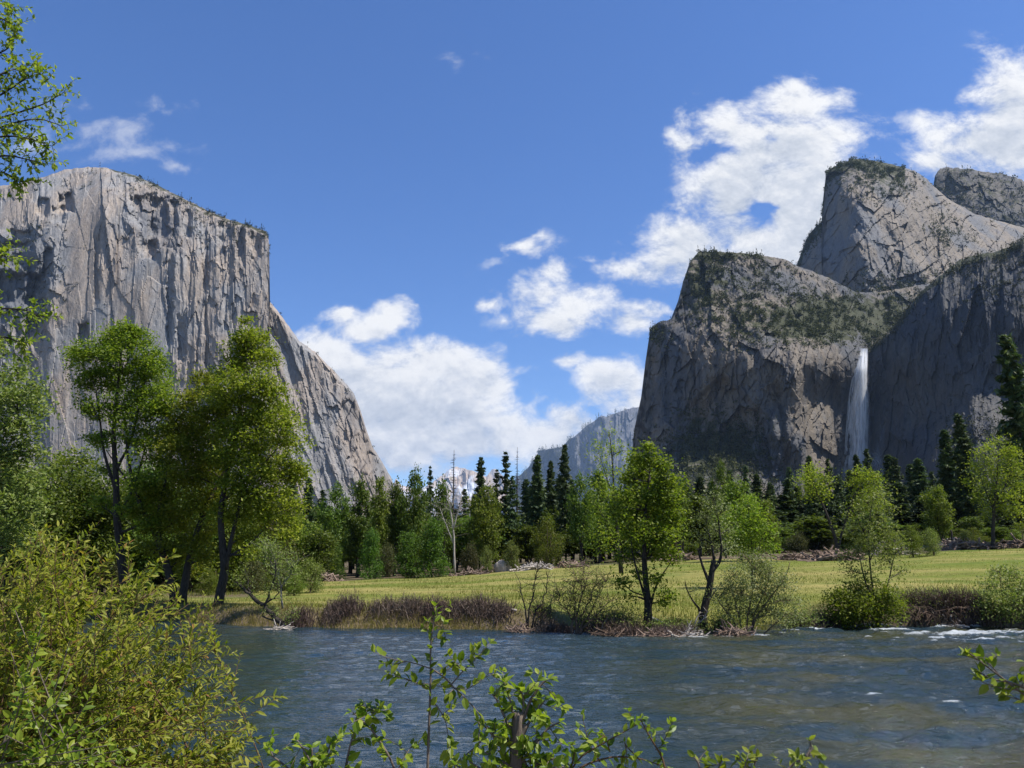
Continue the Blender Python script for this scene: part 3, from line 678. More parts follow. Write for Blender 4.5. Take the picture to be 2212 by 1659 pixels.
# ------------------------------------------------------------------ foliage builders
def unit(v): return v / (np.linalg.norm(v, axis=-1, keepdims=True) + 1e-9)
def rand_dir(rng, n): return unit(rng.normal(size=(n, 3)))
def add_leaves(g, rng, C, L, W, up=0.35, droop=0.0, axis=None):
    """diamond leaves at centres C (n,3); L,W lengths (scalar or n)"""
    n = len(C); L = np.broadcast_to(L, (n,))[:, None]; W = np.broadcast_to(W, (n,))[:, None]
    N = rand_dir(rng, n); N[:, 2] = np.abs(N[:, 2]) + up; N = unit(N)
    A = rand_dir(rng, n) if axis is None else unit(axis + 0.55 * rng.normal(size=(n, 3)))
    A[:, 2] -= droop
    A = unit(A - (A * N).sum(1)[:, None] * N); B = np.cross(N, A)
    V = np.stack([C - A * L / 2, C + B * W / 2 - A * L * 0.08, C + A * L / 2, C - B * W / 2 - A * L * 0.08], 1)
    i = np.arange(n)[:, None] * 4
    g.add(V.reshape(-1, 3), i + np.array([[0, 1, 2, 3]]))
def curve(p0, p1, rng, n=7, sag=0.0, wob=0.06):
    p0 = np.asarray(p0, float); p1 = np.asarray(p1, float); t = np.linspace(0, 1, n)[:, None]
    Ld = np.linalg.norm(p1 - p0)
    off = rng.normal(size=3) * wob * Ld
    P = p0 + (p1 - p0) * t + off * (t * (1 - t)) * 2 + np.array([0, 0, sag * Ld]) * (t * (1 - t)) * 4
    P[1:-1] += rng.normal(size=(n - 2, 3)) * wob * 0.25 * Ld / n
    return P
def crown(rng, lobes, clumps, leaves, leaf, clump_r, aspect=0.55, flat=0.75, up=0.35, droop=0.0, shell=0.5, hollow=None):
    """lobes (n,4) centre+radius -> leaf Geo, clump centres and lobe ids"""
    g = Geo(); cc = []; ids = []
    for k, (x, y, z, r) in enumerate(lobes):
        nc = max(3, int(clumps * (r / np.mean(lobes[:, 3])) ** 2))
        d = rand_dir(rng, nc); rad = r * (shell + (1 - shell) * rng.random(nc) ** 0.6)
        c = np.array([x, y, z]) + d * rad[:, None] * np.array([1, 1, 0.9])
        cc.append(c); ids.append(np.full(nc, k))
    cc = np.concatenate(cc); ids = np.concatenate(ids)
    nl = rng.poisson(leaves, len(cc)) + 2
    C = np.repeat(cc, nl, 0)
    sc = np.repeat(clump_r * rng.uniform(0.6, 1.4, len(cc)), nl)[:, None]
    C = C + rng.normal(size=C.shape) * sc * np.array([1, 1, flat])
    Ls = leaf * rng.uniform(0.65, 1.35, len(C))
    add_leaves(g, rng, C, Ls, Ls * aspect, up, droop)
    return g, cc, ids
def limbs(g, rng, trunk_pts, trunk_r, lobes, cc, ids, r0=0.10, twig=0.02, twig_frac=0.5, sides=5):
    """limbs from the nearest fitting trunk point to each lobe and twigs to leaf clumps"""
    T = np.concatenate(trunk_pts); TR = np.concatenate(trunk_r)
    for k, (x, y, z, r) in enumerate(lobes):
        c = np.array([x, y, z]); dz = c[2] - T[:, 2]
        cost = np.linalg.norm(T - c, axis=1) + np.where(dz < 0.25 * r, 3 * r, 0)
        j = int(np.argmin(cost))
        P = curve(T[j], c, rng, 7, 0.03, 0.10)
        rr = np.linspace(min(TR[j] * 0.7, r0), twig * 1.3, 7)
        g.tube(P, rr, sides, False)
        for q in cc[ids == k]:
            if rng.random() > twig_frac: continue
            s = P[rng.integers(3, 7)]
            g.tube(curve(s, q, rng, 4, 0.02, 0.08), np.linspace(twig, twig * 0.35, 4), 3, False)
def px_line(pts, Y):
    """trunk course: (px,py[,dY]) -> 3-D points, densified"""
    P = np.array([at(p[0], p[1], Y + (p[2] if len(p) > 2 else 0)) for p in pts])
    out = [P[0]]
    for a_, b_ in zip(P[:-1], P[1:]):
        for t in (0.33, 0.66, 1.0): out.append(a_ + (b_ - a_) * t)
    out = np.array(out); out[1:-1] = (out[:-2] + 2 * out[1:-1] + out[2:]) / 4
    return out

M_BARK = bark_mat('dark_bark', (0.018, 0.015, 0.012), (0.065, 0.055, 0.045))
M_BARKG = bark_mat('grey_bark', (0.09, 0.082, 0.07), (0.25, 0.23, 0.20))
M_TWIG = bark_mat('brown_twigs', (0.055, 0.036, 0.026), (0.15, 0.105, 0.075), 3)
M_PALE = bark_mat('bleached_wood', (0.20, 0.17, 0.14), (0.46, 0.41, 0.35), 6)
M_OAK = leaf_mat('oak_leaves', [(0.0, (0.066, 0.102, 0.011)), (0.5, (0.122, 0.165, 0.016)), (1.0, (0.21, 0.235, 0.028))], 0.44)
M_OAKY = leaf_mat('yellow_green_leaves', [(0.0, (0.095, 0.135, 0.013)), (0.5, (0.17, 0.205, 0.019)), (1.0, (0.27, 0.28, 0.038))], 0.44)
M_POP = leaf_mat('fresh_green_leaves', [(0.0, (0.042, 0.095, 0.013)), (0.5, (0.075, 0.140, 0.020)), (1.0, (0.12, 0.19, 0.032))], 0.42)
M_PINE = leaf_mat('pine_needles', [(0.0, (0.028, 0.050, 0.022)), (0.6, (0.052, 0.080, 0.032)), (1.0, (0.105, 0.125, 0.048))], 0.22, 0.6, 0.2)
M_WILL = leaf_mat('willow_leaves', [(0.0, (0.092, 0.127, 0.025)), (0.5, (0.149, 0.184, 0.041)), (1.0, (0.230, 0.247, 0.081))], 0.35)
M_SAGE = leaf_mat('pale_willow_leaves', [(0.0, (0.094, 0.110, 0.039)), (0.6, (0.154, 0.171, 0.064)), (1.0, (0.231, 0.237, 0.105))], 0.3)
M_DULL = leaf_mat('dull_shrub_leaves', [(0.0, (0.042, 0.052, 0.019)), (0.6, (0.075, 0.080, 0.027)), (1.0, (0.135, 0.12, 0.042))], 0.25)
M_BUSH = leaf_mat('foreground_willow_leaves', [(0.0, (0.10, 0.145, 0.012)), (0.45, (0.20, 0.23, 0.020)), (0.95, (0.33, 0.33, 0.045)), (0.985, (0.29, 0.19, 0.04)), (1.0, (0.30, 0.13, 0.04))], 0.45, 0.5, 0.22)
M_BROAD = leaf_mat('foreground_alder_leaves', [(0.0, (0.070, 0.130, 0.010)), (0.4, (0.14, 0.21, 0.016)), (1.0, (0.27, 0.32, 0.036))], 0.45, 0.42, 0.25)
M_GRASS = leaf_mat('meadow_grass', [(0.0, (0.095, 0.130, 0.020)), (0.5, (0.17, 0.178, 0.034)), (1.0, (0.22, 0.205, 0.052))], 0.3, 0.7, 0.1)
M_DRY = leaf_mat('dry_bank_grass', [(0.0, (0.12, 0.105, 0.028)), (0.5, (0.19, 0.145, 0.045)), (1.0, (0.27, 0.215, 0.085))], 0.25, 0.8, 0.1)
M_BRUSH = leaf_mat('dormant_brush_twigs', [(0.0, (0.055, 0.036, 0.030)), (0.5, (0.105, 0.072, 0.060)), (1.0, (0.19, 0.145, 0.12))], 0.1, 0.9, 0.05)

M_OAKD = leaf_mat('dark_oak_leaves', [(0.0, (0.042, 0.070, 0.011)), (0.5, (0.076, 0.112, 0.016)), (1.0, (0.13, 0.16, 0.027))], 0.38)
M_OAKM = leaf_mat('olive_oak_leaves', [(0.0, (0.062, 0.092, 0.011)), (0.5, (0.108, 0.140, 0.017)), (1.0, (0.17, 0.19, 0.03))], 0.40)

def tree_from_pixels(name, label, cat, base, Y, trunks, lobes, mat, seed, leaf=0.11, clumps=34, leaves=34, clump_r=0.30, depth=1.0, bark=M_BARK, aspect=0.55, r0=0.10, twig=0.016, twig_frac=0.45, group=None, flat=0.75, shell=0.45, droop=0.0, lobe_k=1.12, tk=0.68):
    rng = np.random.default_rng(seed)
    b = gpt(base, Y)
    root = thing(name, b, label, cat, group)
    tp, tr = [], []; g = Geo()
    for pts, ra, rb in trunks:
        P = px_line(pts, Y)
        if len(tp) == 0 or abs(P[0][2] - b[2]) < 1.2:
            P[0][2] = min(P[0][2], float(ground(P[0][0], P[0][1])) - 0.15)
        rr = np.linspace(ra * tk, rb * tk, len(P)); rr[0] *= 1.3
        g.tube(P, rr, 8, True, 0.10, rng); tp.append(P); tr.append(rr)
    L = []
    for lb in lobes:
        px, py, rp = lb[:3]; r = rp * Y / F_PX
        dy = (lb[3] if len(lb) > 3 else rng.uniform(-1, 1) * depth)
        L.append([*at(px, py, Y + dy), r * lobe_k])
    L = np.array(L)
    lg, cc, ids = crown(rng, L, clumps, leaves, leaf, clump_r, aspect, flat, 0.35, droop, shell)
    limbs(g, rng, tp, tr, L, cc, ids, r0, twig, twig_frac)
    link('trunk', g.mesh('trunk', True, b), bark, root)
    link('crown', lg.mesh('crown', False, b), mat, root)
    return root

# ------------------------------------------------------------------ waterfall
def build_falls():
    # lip at 864,349; flares and breaks up on the way down
    rt = thing('waterfall', at(862, 472, 1930), 'tall white waterfall plunging down the dark alcove between the cliffs', 'waterfall')
    o0 = np.array(rt.location)
    m, t, out = material('falling_water')
    tcn = t.new('ShaderNodeTexCoord'); uvm = tcn.outputs['UV']
    mp = t.new('ShaderNodeMapping'); t.put(mp.inputs[0], uvm); mp.inputs['Scale'].default_value = (9, 5.0, 1)
    n1 = t.noise(mp.outputs[0], 1.0, 6, 0.65, 0.5)
    mp2 = t.new('ShaderNodeMapping'); t.put(mp2.inputs[0], uvm); mp2.inputs['Scale'].default_value = (26, 9, 1)
    n2 = t.noise(mp2.outputs[0], 1.0, 5, 0.65, 0.3)
    sp = t.new('ShaderNodeSeparateXYZ'); t.l.new(uvm, sp.inputs[0])
    e = t.math('ABSOLUTE', t.math('MULTIPLY_ADD', sp.outputs[0], 2.0, -1.0))
    edge = t.smooth(t.math('ADD', e, t.math('MULTIPLY_ADD', n1, 0.9, -0.45)), 0.45, 1.0, 1.0, 0.0)
    low = t.smooth(sp.outputs[1], 0.0, 0.22, 0.25, 1.0)
    al = t.math('MULTIPLY', t.math('MULTIPLY', edge, low), t.smooth(t.math('ADD', t.math('MULTIPLY', n1, 0.6), t.math('MULTIPLY', n2, 0.45)), 0.38, 0.60, 0.10, 1.0), clamp=True)
    df = t.new('ShaderNodeBsdfDiffuse'); df.inputs[0].default_value = (0.86, 0.88, 0.90, 1)
    tl = t.new('ShaderNodeBsdfTranslucent'); tl.inputs[0].default_value = (0.86, 0.88, 0.90, 1)
    ad = t.new('ShaderNodeMixShader'); ad.inputs[0].default_value = 0.45; t.l.new(df.outputs[0], ad.inputs[1]); t.l.new(tl.outputs[0], ad.inputs[2])
    tr = t.new('ShaderNodeBsdfTransparent'); mx = t.new('ShaderNodeMixShader'); t.put(mx.inputs[0], al)
    t.l.new(tr.outputs[0], mx.inputs[1]); t.l.new(ad.outputs[0], mx.inputs[2]); t.l.new(mx.outputs[0], out.inputs[0])
    m2, t2, out2 = material('waterfall_mist')
    u2 = t2.new('ShaderNodeTexCoord').outputs['UV']; mq = t2.new('ShaderNodeMapping'); t2.put(mq.inputs[0], u2); mq.inputs['Scale'].default_value = (3, 2.2, 1)
    s2 = t2.new('ShaderNodeSeparateXYZ'); t2.l.new(u2, s2.inputs[0])
    e2 = t2.smooth(t2.math('ABSOLUTE', t2.math('MULTIPLY_ADD', s2.outputs[0], 2.0, -1.0)), 0.15, 1.0, 1.0, 0.0)
    a2 = t2.math('MULTIPLY', t2.math('MULTIPLY', e2, t2.smooth(s2.outputs[1], 0.1, 1.0, 0.34, 0.0)), t2.smooth(t2.noise(mq.outputs[0], 1.0, 5, 0.6, 0.4), 0.3, 0.7))
    d2 = t2.new('ShaderNodeBsdfDiffuse'); d2.inputs[0].default_value = (0.8, 0.82, 0.85, 1); r2 = t2.new('ShaderNodeBsdfTransparent'); x2 = t2.new('ShaderNodeMixShader'); t2.put(x2.inputs[0], a2)
    t2.l.new(r2.outputs[0], x2.inputs[1]); t2.l.new(d2.outputs[0], x2.inputs[2]); t2.l.new(x2.outputs[0], out2.inputs[0])
    def sheet(name, rows, off, bulge, m=m):
        rows = np.array(rows, float)
        ty = np.linspace(rows[0, 0], rows[-1, 0], 60); xl = np.interp(ty, rows[:, 0], rows[:, 1]); xr = np.interp(ty, rows[:, 0], rows[:, 2])
        k = np.linspace(0, 1, 17)
        px = xl[:, None] + (xr - xl)[:, None] * k[None]; py = np.broadcast_to(ty[:, None], px.shape)
        Yl = 1968 - 34 * sstep(ty, 349, 372)
        Y = Yl[:, None] - bulge * np.sin(np.pi * k)[None] * sstep(ty, 349, 380)[:, None] + off
        V = at(px, py, Y).reshape(-1, 3) - o0
        i = (np.arange(59)[:, None] * 17 + np.arange(16)[None]).ravel()
        q = np.stack([i, i + 17, i + 18, i + 1], -1)
        me = new_mesh(name, V, [q], True)
        uvl = me.uv_layers.new(name='uv'); uv = np.stack(np.broadcast_arrays(k[None] + off * 0.013, 1 - (ty[:, None] - ty[0]) / (ty[-1] - ty[0])), -1).reshape(-1, 2)
        uvl.data.foreach_set('uv', uv[q.ravel()].astype(np.float32).ravel())
        link(name, me, m, rt)
    sheet('main_fall', [(348.5, 859.5, 868.5), (358, 857.5, 868.5), (375, 854, 869), (400, 851, 871), (440, 849.5, 870.5), (480, 848, 872)], 0, 14)
    sheet('spray_veil', [(356, 857, 869), (375, 852, 870.5), (400, 848, 873.5), (440, 845, 874), (482, 842, 878)], 12, 6)
    sheet('mist', [(400, 838, 880), (440, 832, 888), (490, 824, 900)], -30, 16, m2)
    sheet('mist', [(425, 830, 874), (450, 826, 880), (492, 816, 890)], -70, 20, m2)
    sheet('core_fall', [(348.5, 860, 868), (375, 857, 867), (410, 856.5, 867), (450, 853, 866), (480, 850, 866)], -11, 8)
build_falls()

# ------------------------------------------------------------------ big trees on the left bank (three, by the water)
tree_from_pixels('riverside_tree', 'tall dark trunked broadleaf tree on left bank, leftmost of the big riverside trees', 'tree', 127, 54,
    [([(127,600),(121,560),(117,520),(116,476),(113,430),(118,385),(122,345)], 0.50, 0.07), ([(116,490),(104,455),(100,420),(96,390)], 0.18, 0.05), ([(116,470),(132,440),(138,410),(146,380)], 0.16, 0.05), ([(118,520),(133,490),(142,460),(150,430)], 0.16, 0.05)],
    [(120,332,15),(110,348,15),(134,340,15),(88,348,13),(78,360,11),(92,368,12),(122,360,18),(146,362,16),(154,378,15),(108,384,15),(136,388,18),(160,400,15),(84,386,9),(120,408,15),(150,418,17),(168,412,10),(98,410,10),(134,432,14),(164,436,13),(152,455,13),(106,440,9),(82,404,8),(146,482,12),(130,505,10),(96,440,9),(142,500,11),(108,476,8),(150,520,10),(98,505,9),(168,470,12),(160,500,12)],
    M_OAK, 1, leaf=0.20, clumps=12, leaves=92, clump_r=0.38, flat=0.6, twig_frac=0.8, lobe_k=1.09, depth=1.6)
tree_from_pixels('riverside_tree', 'forked broadleaf tree on left bank with slanting black trunks, middle of the big riverside trees', 'tree', 178, 53,
    [([(176,604),(168,570),(160,545),(148,520),(137,497),(130,470),(126,440)], 0.42, 0.08), ([(181,604),(188,565),(196,535),(206,508),(213,492),(224,472),(235,455)], 0.42, 0.07), ([(160,545),(158,510),(166,480),(172,450),(176,420)], 0.18, 0.05), ([(137,497),(120,470),(106,450)], 0.12, 0.04)],
    [(186,425,16),(196,405,15),(206,385,14),(182,450,15),(198,440,18),(170,440,11),(214,420,16),(188,475,14),(172,490,13),(204,470,17),(216,452,15),(178,520,12),(196,505,13),(146,512,10),(158,530,9),(200,545,9),(186,545,9),(170,548,8),(192,570,7),(210,500,13),(222,485,13),(166,515,11),(156,495,11),(208,530,10),(150,550,9),(176,560,9),(206,556,9)],
    M_OAKY, 2, leaf=0.20, clumps=12, leaves=92, clump_r=0.38, flat=0.6, twig_frac=0.8, lobe_k=1.09, depth=1.8)
tree_from_pixels('riverside_tree', 'broad yellow green broadleaf tree at water edge, rightmost of the big riverside trees', 'tree', 219, 50.5,
    [([(217,612),(221,590),(225,570),(222,540),(220,510),(228,470),(236,430),(243,390),(248,350)], 0.48, 0.06), ([(225,570),(230,545),(238,510),(250,475),(262,450)], 0.26, 0.06), ([(222,560),(250,545),(268,525)], 0.14, 0.04), ([(224,500),(258,470),(276,450)], 0.14, 0.04)],
    [(248,330,13),(238,345,13),(256,346,13),(246,362,17),(266,362,11),(228,368,13),(238,385,18),(262,384,16),(276,392,11),(224,395,13),(218,412,13),(244,408,18),(270,410,16),(230,430,17),(256,432,20),(282,424,13),(240,455,18),(270,455,20),(292,442,14),(222,455,14),(254,480,19),(282,478,19),(298,465,10),(232,485,16),(268,500,17),(290,500,12),(246,510,15),(222,515,12),(272,522,12),(256,535,10),(236,540,9),(280,538,10),(292,522,9),(264,552,8)],
    M_OAKY, 3, leaf=0.20, clumps=12, leaves=92, clump_r=0.38, flat=0.6, twig_frac=0.8, lobe_k=1.09, depth=1.8)
# ------------------------------------------------------------------ darker trees behind them
BACKL = [(40, 62, 470, 26, 4), (72, 70, 450, 24, 5), (100, 66, 470, 26, 6), (148, 68, 462, 26, 7), (190, 72, 470, 26, 8), (232, 75, 500, 24, 9), (268, 80, 500, 24, 10), (8, 66, 455, 28, 11)]
BL_LAB = ['dark broadleaf tree at far left behind the willow bush', 'shaded tree with yellowish top left of the tallest black trunk', 'dense dark tree behind leftmost riverside trunk', 'shaded tree in the gap between leftmost and forked riverside trunks', 'dark tree seen behind the forked riverside trunks', 'dull green tree behind the yellow green riverside tree', 'olive brown tree right of the yellow green riverside tree', 'pale leaved tree at the left picture edge in deep shade']
for (px, Y, top, rp, sd), lab in zip(BACKL, BL_LAB):
    rng = np.random.default_rng(sd + 100)
    h = 570 - top
    lob = [(px + rng.uniform(-rp, rp) * (1 - 0.6 * k) * 0.9, top + 14 + k * h * 0.85, rng.uniform(9, 15)) for k in np.linspace(0, 1, 17)]
    tree_from_pixels('shade_tree', lab, 'tree', px, Y, [([(px, 592), (px + rng.uniform(-4, 4), 540), (px + rng.uniform(-6, 6), top + 40), (px + rng.uniform(-4, 4), top + 12)], 0.32, 0.05), ([(px, 560), (px + rng.uniform(-18, 18), 510), (px + rng.uniform(-20, 20), top + 50)], 0.16, 0.04)],
        lob, [M_OAKD, M_OAKM, M_OAKD, M_OAKD, M_OAKD, M_OAKM, M_DULL, M_WILL][sd - 4], sd + 40, leaf=0.30, clumps=18, leaves=34, clump_r=0.55, depth=2.5, lobe_k=1.3)

# ------------------------------------------------------------------ leaning bare tree and left bank details
def bare_tree(name, label, cat, base, Y, trunks, bark, seed, twigs=40, twl=0.8, leaves=0, mat=None, leaf=0.1, group=None):
    rng = np.random.default_rng(seed); b = gpt(base, Y); root = thing(name, b, label, cat, group)
    g = Geo(); tp = []; ends = []
    for pts, ra, rb in trunks:
        P = px_line(pts, Y)
        if pts[0][1] > 560 and abs(P[0][2] - float(ground(P[0][0], P[0][1]))) < 1.0: P[0][2] = float(ground(P[0][0], P[0][1])) - 0.2
        P[1:] += rng.normal(size=P[1:].shape) * 0.04
        g.tube(P, np.linspace(ra, rb, len(P)), 6, True, 0.12, rng); tp.append(P)
    A = np.concatenate([p[len(p) // 3:] for p in tp])
    for _ in range(twigs):
        s = A[rng.integers(len(A))]; d = rand_dir(rng, 1)[0]; d[2] = abs(d[2]) * 0.8 + 0.1
        e = s + d * twl * rng.uniform(0.4, 1.2)
        P = curve(s, e, rng, 4, 0, 0.15); g.tube(P, np.linspace(0.018, 0.006, 4), 3, False); ends += list(P[1:])
    link('trunk', g.mesh('trunk', True, b), bark, root)
    if leaves:
        E = np.array(ends); C = E[rng.integers(len(E), size=leaves)] + rng.normal(size=(leaves, 3)) * 0.14
        lg = Geo(); add_leaves(lg, rng, C, leaf * rng.uniform(.7, 1.3, leaves), leaf * 0.55)
        link('crown', lg.mesh('crown', False, b), mat, root)
    return root
bare_tree('leaning_tree', 'nearly bare dark tree leaning left out of the water at left bank', 'tree', 286, 44.2,
    [([(288,629),(275,618),(264,607),(252,597),(243,588),(236,582)], 0.17, 0.05), ([(264,607),(271,590),(275,575),(276,560)], 0.07, 0.02), ([(262,606),(272,601),(280,593),(281,585)], 0.06, 0.02), ([(252,597),(248,585),(246,574)], 0.05, 0.02), ([(287,629),(290,620),(291,611)], 0.07, 0.03), ([(284,629),(286,618)], 0.05, 0.03), ([(280,625),(262,616)], 0.06, 0.03)],
    M_BARK, 21, 60, 0.9, 1500, M_WILL, 0.10)
bare_tree('sapling', 'small sparse yellow green sapling right of the big riverside trees', 'tree', 284, 47, [([(284,604),(280,585),(276,565),(273,548)], 0.06, 0.02), ([(280,590),(290,575),(294,562)], 0.04, 0.015), ([(278,575),(268,560),(262,548)], 0.04, 0.015)], M_BARKG, 22, 90, 0.9, 2600, M_WILL, 0.11)

# ------------------------------------------------------------------ trees of the far meadow edge: a few kinds built once, then copied
def proto_leafy(name, mat, seed, H=12.0, wid=4.5, nl=12, base=0.25, leaf=0.42, clumps=15, leaves=30, bark=M_BARK, stems=2, round_=1.0, clump_r=0.5, twig_frac=0.25):
    """crown of lobes over a forked trunk, foot at the origin, height H, half width wid"""
    rng = np.random.default_rng(seed); root = thing(name, (0, 0, 0), '', 'tree')
    g = Geo(); tp, tr = [], []
    for s in range(stems):
        a = rng.uniform(0, 6.28); sp = (0.15 + 0.35 * s) * wid * 0.6
        top = np.array([math.cos(a) * sp, math.sin(a) * sp, H * rng.uniform(0.72, 0.9)])
        P = curve((rng.uniform(-.1, .1), rng.uniform(-.1, .1), -0.3), top, rng, 10, 0.0, 0.07); r = np.linspace(H * 0.022, H * 0.004, 10); r[0] *= 1.3
        g.tube(P, r, 7, True, 0.1, rng); tp.append(P); tr.append(r)
    L = []
    for k in range(nl):
        f = (k + rng.random()) / nl; z = H * (base + (0.95 - base) * f)
        prof = math.sin(math.pi * min(1, (f * 0.86 + 0.16))) ** 0.7 if round_ else (1 - f) ** 0.75 + 0.08
        a = k * 2.4 + rng.uniform(-.5, .5); rr = wid * prof * rng.uniform(0.25, 0.72)
        L.append([math.cos(a) * rr, math.sin(a) * rr, z, wid * rng.uniform(0.32, 0.50) * (0.55 + 0.45 * prof)])
    L = np.array(L)
    lg, cc, ids = crown(rng, L, clumps, leaves, leaf, clump_r, 0.6, 0.7)
    limbs(g, rng, tp, tr, L, cc, ids, H * 0.009, H * 0.002, twig_frac)
    link('trunk', g.mesh('trunk', True), bark, root); link('crown', lg.mesh('crown'), mat, root)
    root['H'] = H; root['W'] = wid
    return root
def proto_conifer(name, seed, H=24.0, wid=3.4, mat=M_PINE, tiers=58, base=0.16, ragged=0.3, dens=26, bark=M_BARK, dead=False, power=0.6):
    rng = np.random.default_rng(seed); root = thing(name, (0, 0, 0), '', 'tree')
    g = Geo(); lean = rng.normal(size=2) * 0.15
    zz = np.linspace(-0.4, H, 12); P = np.stack([lean[0] * (zz / H) ** 2, lean[1] * (zz / H) ** 2, zz], -1)
    g.tube(P, np.linspace(H * 0.014, 0.03, 12), 7, True, 0.06, rng)
    C = []; A = []
    for k in range(tiers):
        f = (k + rng.random()) / tiers; z = H * (base + (0.985 - base) * f)
        reach0 = wid * ((1 - f) ** power * 0.92 + 0.08) * (0.55 + 0.45 * min(1, f * 6))
        if rng.random() < ragged * 0.35: reach0 *= 0.45
        for b in range(rng.integers(4, 7)):
            a = rng.uniform(0, 6.28); reach = reach0 * rng.uniform(0.45, 1.2)
            d = np.array([math.cos(a), math.sin(a), rng.uniform(-0.28, 0.12) + 0.35 * f])
            s = np.array([lean[0] * (z / H) ** 2, lean[1] * (z / H) ** 2, z])
            Q = s + d * reach * np.linspace(0, 1, 4)[:, None] + np.array([0, 0, -0.16 * reach]) * (np.linspace(0, 1, 4) ** 2)[:, None]
            g.tube(Q, np.linspace(0.05 if not dead else 0.045, 0.012, 4), 3, False)
            if dead: continue
            n = max(3, int(dens * (0.3 + reach / wid)))
            t = rng.random(n) ** 0.65
            c = s + d * reach * t[:, None] + np.array([0, 0, -0.16 * reach]) * (t ** 2)[:, None] + rng.normal(size=(n, 3)) * np.array([.22, .22, .14]) * (0.35 + 0.3 * reach)
            C.append(c); A.append(np.broadcast_to(d, (n, 3)) + np.array([0, 0, -0.2]))
    link('trunk', g.mesh('trunk', True), bark, root)
    if not dead:
        C = np.concatenate(C); A = np.concatenate(A); n = len(C); lg = Geo()
        add_leaves(lg, rng, C, H / 24 * 1.0 * rng.uniform(.6, 1.4, n), H / 24 * 0.42 * rng.uniform(.7, 1.3, n), 0.5, 0.1, A)
        link('crown', lg.mesh('crown'), mat, root)
    root['H'] = H; root['W'] = wid
    return root

PROTO = {}
USED = set()
def make(kind):
    K = dict(oakA=lambda: proto_leafy('oak_tree', M_OAKD, 301, 12, 4.2, 13, 0.28), oakB=lambda: proto_leafy('oak_tree', M_OAKD, 302, 12, 4.0, 11, 0.34, stems=3),
             oakC=lambda: proto_leafy('oak_tree', M_OAKM, 303, 12, 4.4, 14, 0.25, stems=2), slim=lambda: proto_leafy('broadleaf_tree', M_OAKD, 304, 14, 2.6, 12, 0.25, stems=1, clumps=14),
             slimB=lambda: proto_leafy('broadleaf_tree', M_OAKM, 305, 14, 2.4, 12, 0.22, stems=2, clumps=12), pop=lambda: proto_leafy('poplar_tree', M_POP, 306, 7, 2.6, 15, 0.06, stems=1, round_=0, leaves=30, leaf=0.24, clump_r=0.42),
             popB=lambda: proto_leafy('poplar_tree', M_POP, 307, 7, 2.4, 14, 0.06, stems=2, round_=1, leaves=28, leaf=0.24, clump_r=0.42),
             shrub=lambda: proto_leafy('shrub', M_WILL, 308, 3, 2.0, 10, 0.10, stems=3, leaf=0.16, clump_r=0.3, bark=M_TWIG), dull=lambda: proto_leafy('shrub', M_DULL, 309, 4.5, 3.0, 13, 0.10, stems=3, leaf=0.22, clump_r=0.4, bark=M_TWIG, clumps=20),
             bright=lambda: proto_leafy('shrub', M_OAKM, 310, 6, 3.4, 13, 0.08, stems=3, leaf=0.22, clump_r=0.42, bark=M_TWIG),
             pineA=lambda: proto_conifer('conifer_tree', 321), pineB=lambda: proto_conifer('conifer_tree', 322, wid=2.6, ragged=.6, base=.2), pineC=lambda: proto_conifer('conifer_tree', 323, wid=4.0, base=.12, ragged=.4, power=.6, tiers=40),
             pineD=lambda: proto_conifer('conifer_tree', 324, wid=2.2, ragged=.9, base=.3, dens=20, tiers=34), snag=lambda: proto_conifer('bare_conifer', 325, wid=1.7, dead=True, base=.35, bark=M_BARK, tiers=40))
    return K[kind]()
def plant(kind, px, Y, top, half, label, group=None, cat='tree', name=None, rot=None):
    """put a tree of this kind at pixel column px and distance Y, its tip at pixel row top, half its crown width in pixels"""
    rng = np.random.default_rng(int(px * 13 + top * 7 + Y))
    b = gpt(px, Y); tipz = at(px, top, Y)[2]
    if kind not in PROTO: PROTO[kind] = make(kind); first = True
    else: first = False
    p = PROTO[kind]; h = max(0.5, float(tipz - b[2])); w = half * Y / F_PX
    sc = (w / p['W'], w / p['W'], h / p['H'] / (0.99 if 'oak' not in kind else 0.97))
    rz = rng.uniform(0, 6.28) if rot is None else rot
    if first:
        p.location = tuple(b); p.rotation_euler = (0, 0, rz); p.scale = sc; o = p
    else: o = dup(p, b, rz, sc)
    o['label'] = label; o['category'] = cat
    if group: o['group'] = group
    elif 'group' in o: del o['group']
    return o
FT = 'trees along the far edge of the meadow'
def T(kind, px, Y, top, half, label, group=FT, cat='tree'): return plant(kind, px, Y, top, half, label, group, cat)
# centre, left to right
T('pineB', 304, 160, 478, 10, 'dark conifer just right of the yellow green riverside tree')
T('pineC', 318, 165, 490, 11, 'dark conifer behind the olive oak at the left meadow edge')
T('oakA', 332, 148, 488, 20, 'olive oak with pale bare limb at left end of the meadow edge')
T('slim', 357, 150, 476, 13, 'tall narrow broadleaf tree in front of the right foot of the pale monolith')
T('slimB', 377, 146, 474, 10, 'slim upright tree next to the monolith base')
T('oakB', 394, 150, 484, 15, 'dark forked oak behind the bright green poplars')
T('oakA', 413, 148, 472, 18, 'leafy oak with open crown, right of the monolith and against the white cloud')
T('pineD', 429, 185, 467, 6, 'small thin conifer tip beside the first bare snag')
T('oakB', 441, 152, 482, 14, 'dark oak left of the grey barked tree')
T('snag', 452, 190, 451, 9, 'bare dead conifer standing before the snow peaks, left of two')
T('oakC', 487, 146, 486, 20, 'round crowned oak with dark leaning trunk at middle of meadow edge')
T('pineA', 479.5, 180, 457, 11, 'bushy topped conifer standing before the snow peaks')
T('pineD', 496, 185, 470, 7, 'short conifer between the bushy conifer and the tall open one')
T('pineD', 506, 178, 453, 9, 'tall open conifer with spaced whorls, just left of the second bare snag')
T('pineC', 513, 170, 476, 12, 'broad dark conifer below the two tall tips at picture centre')
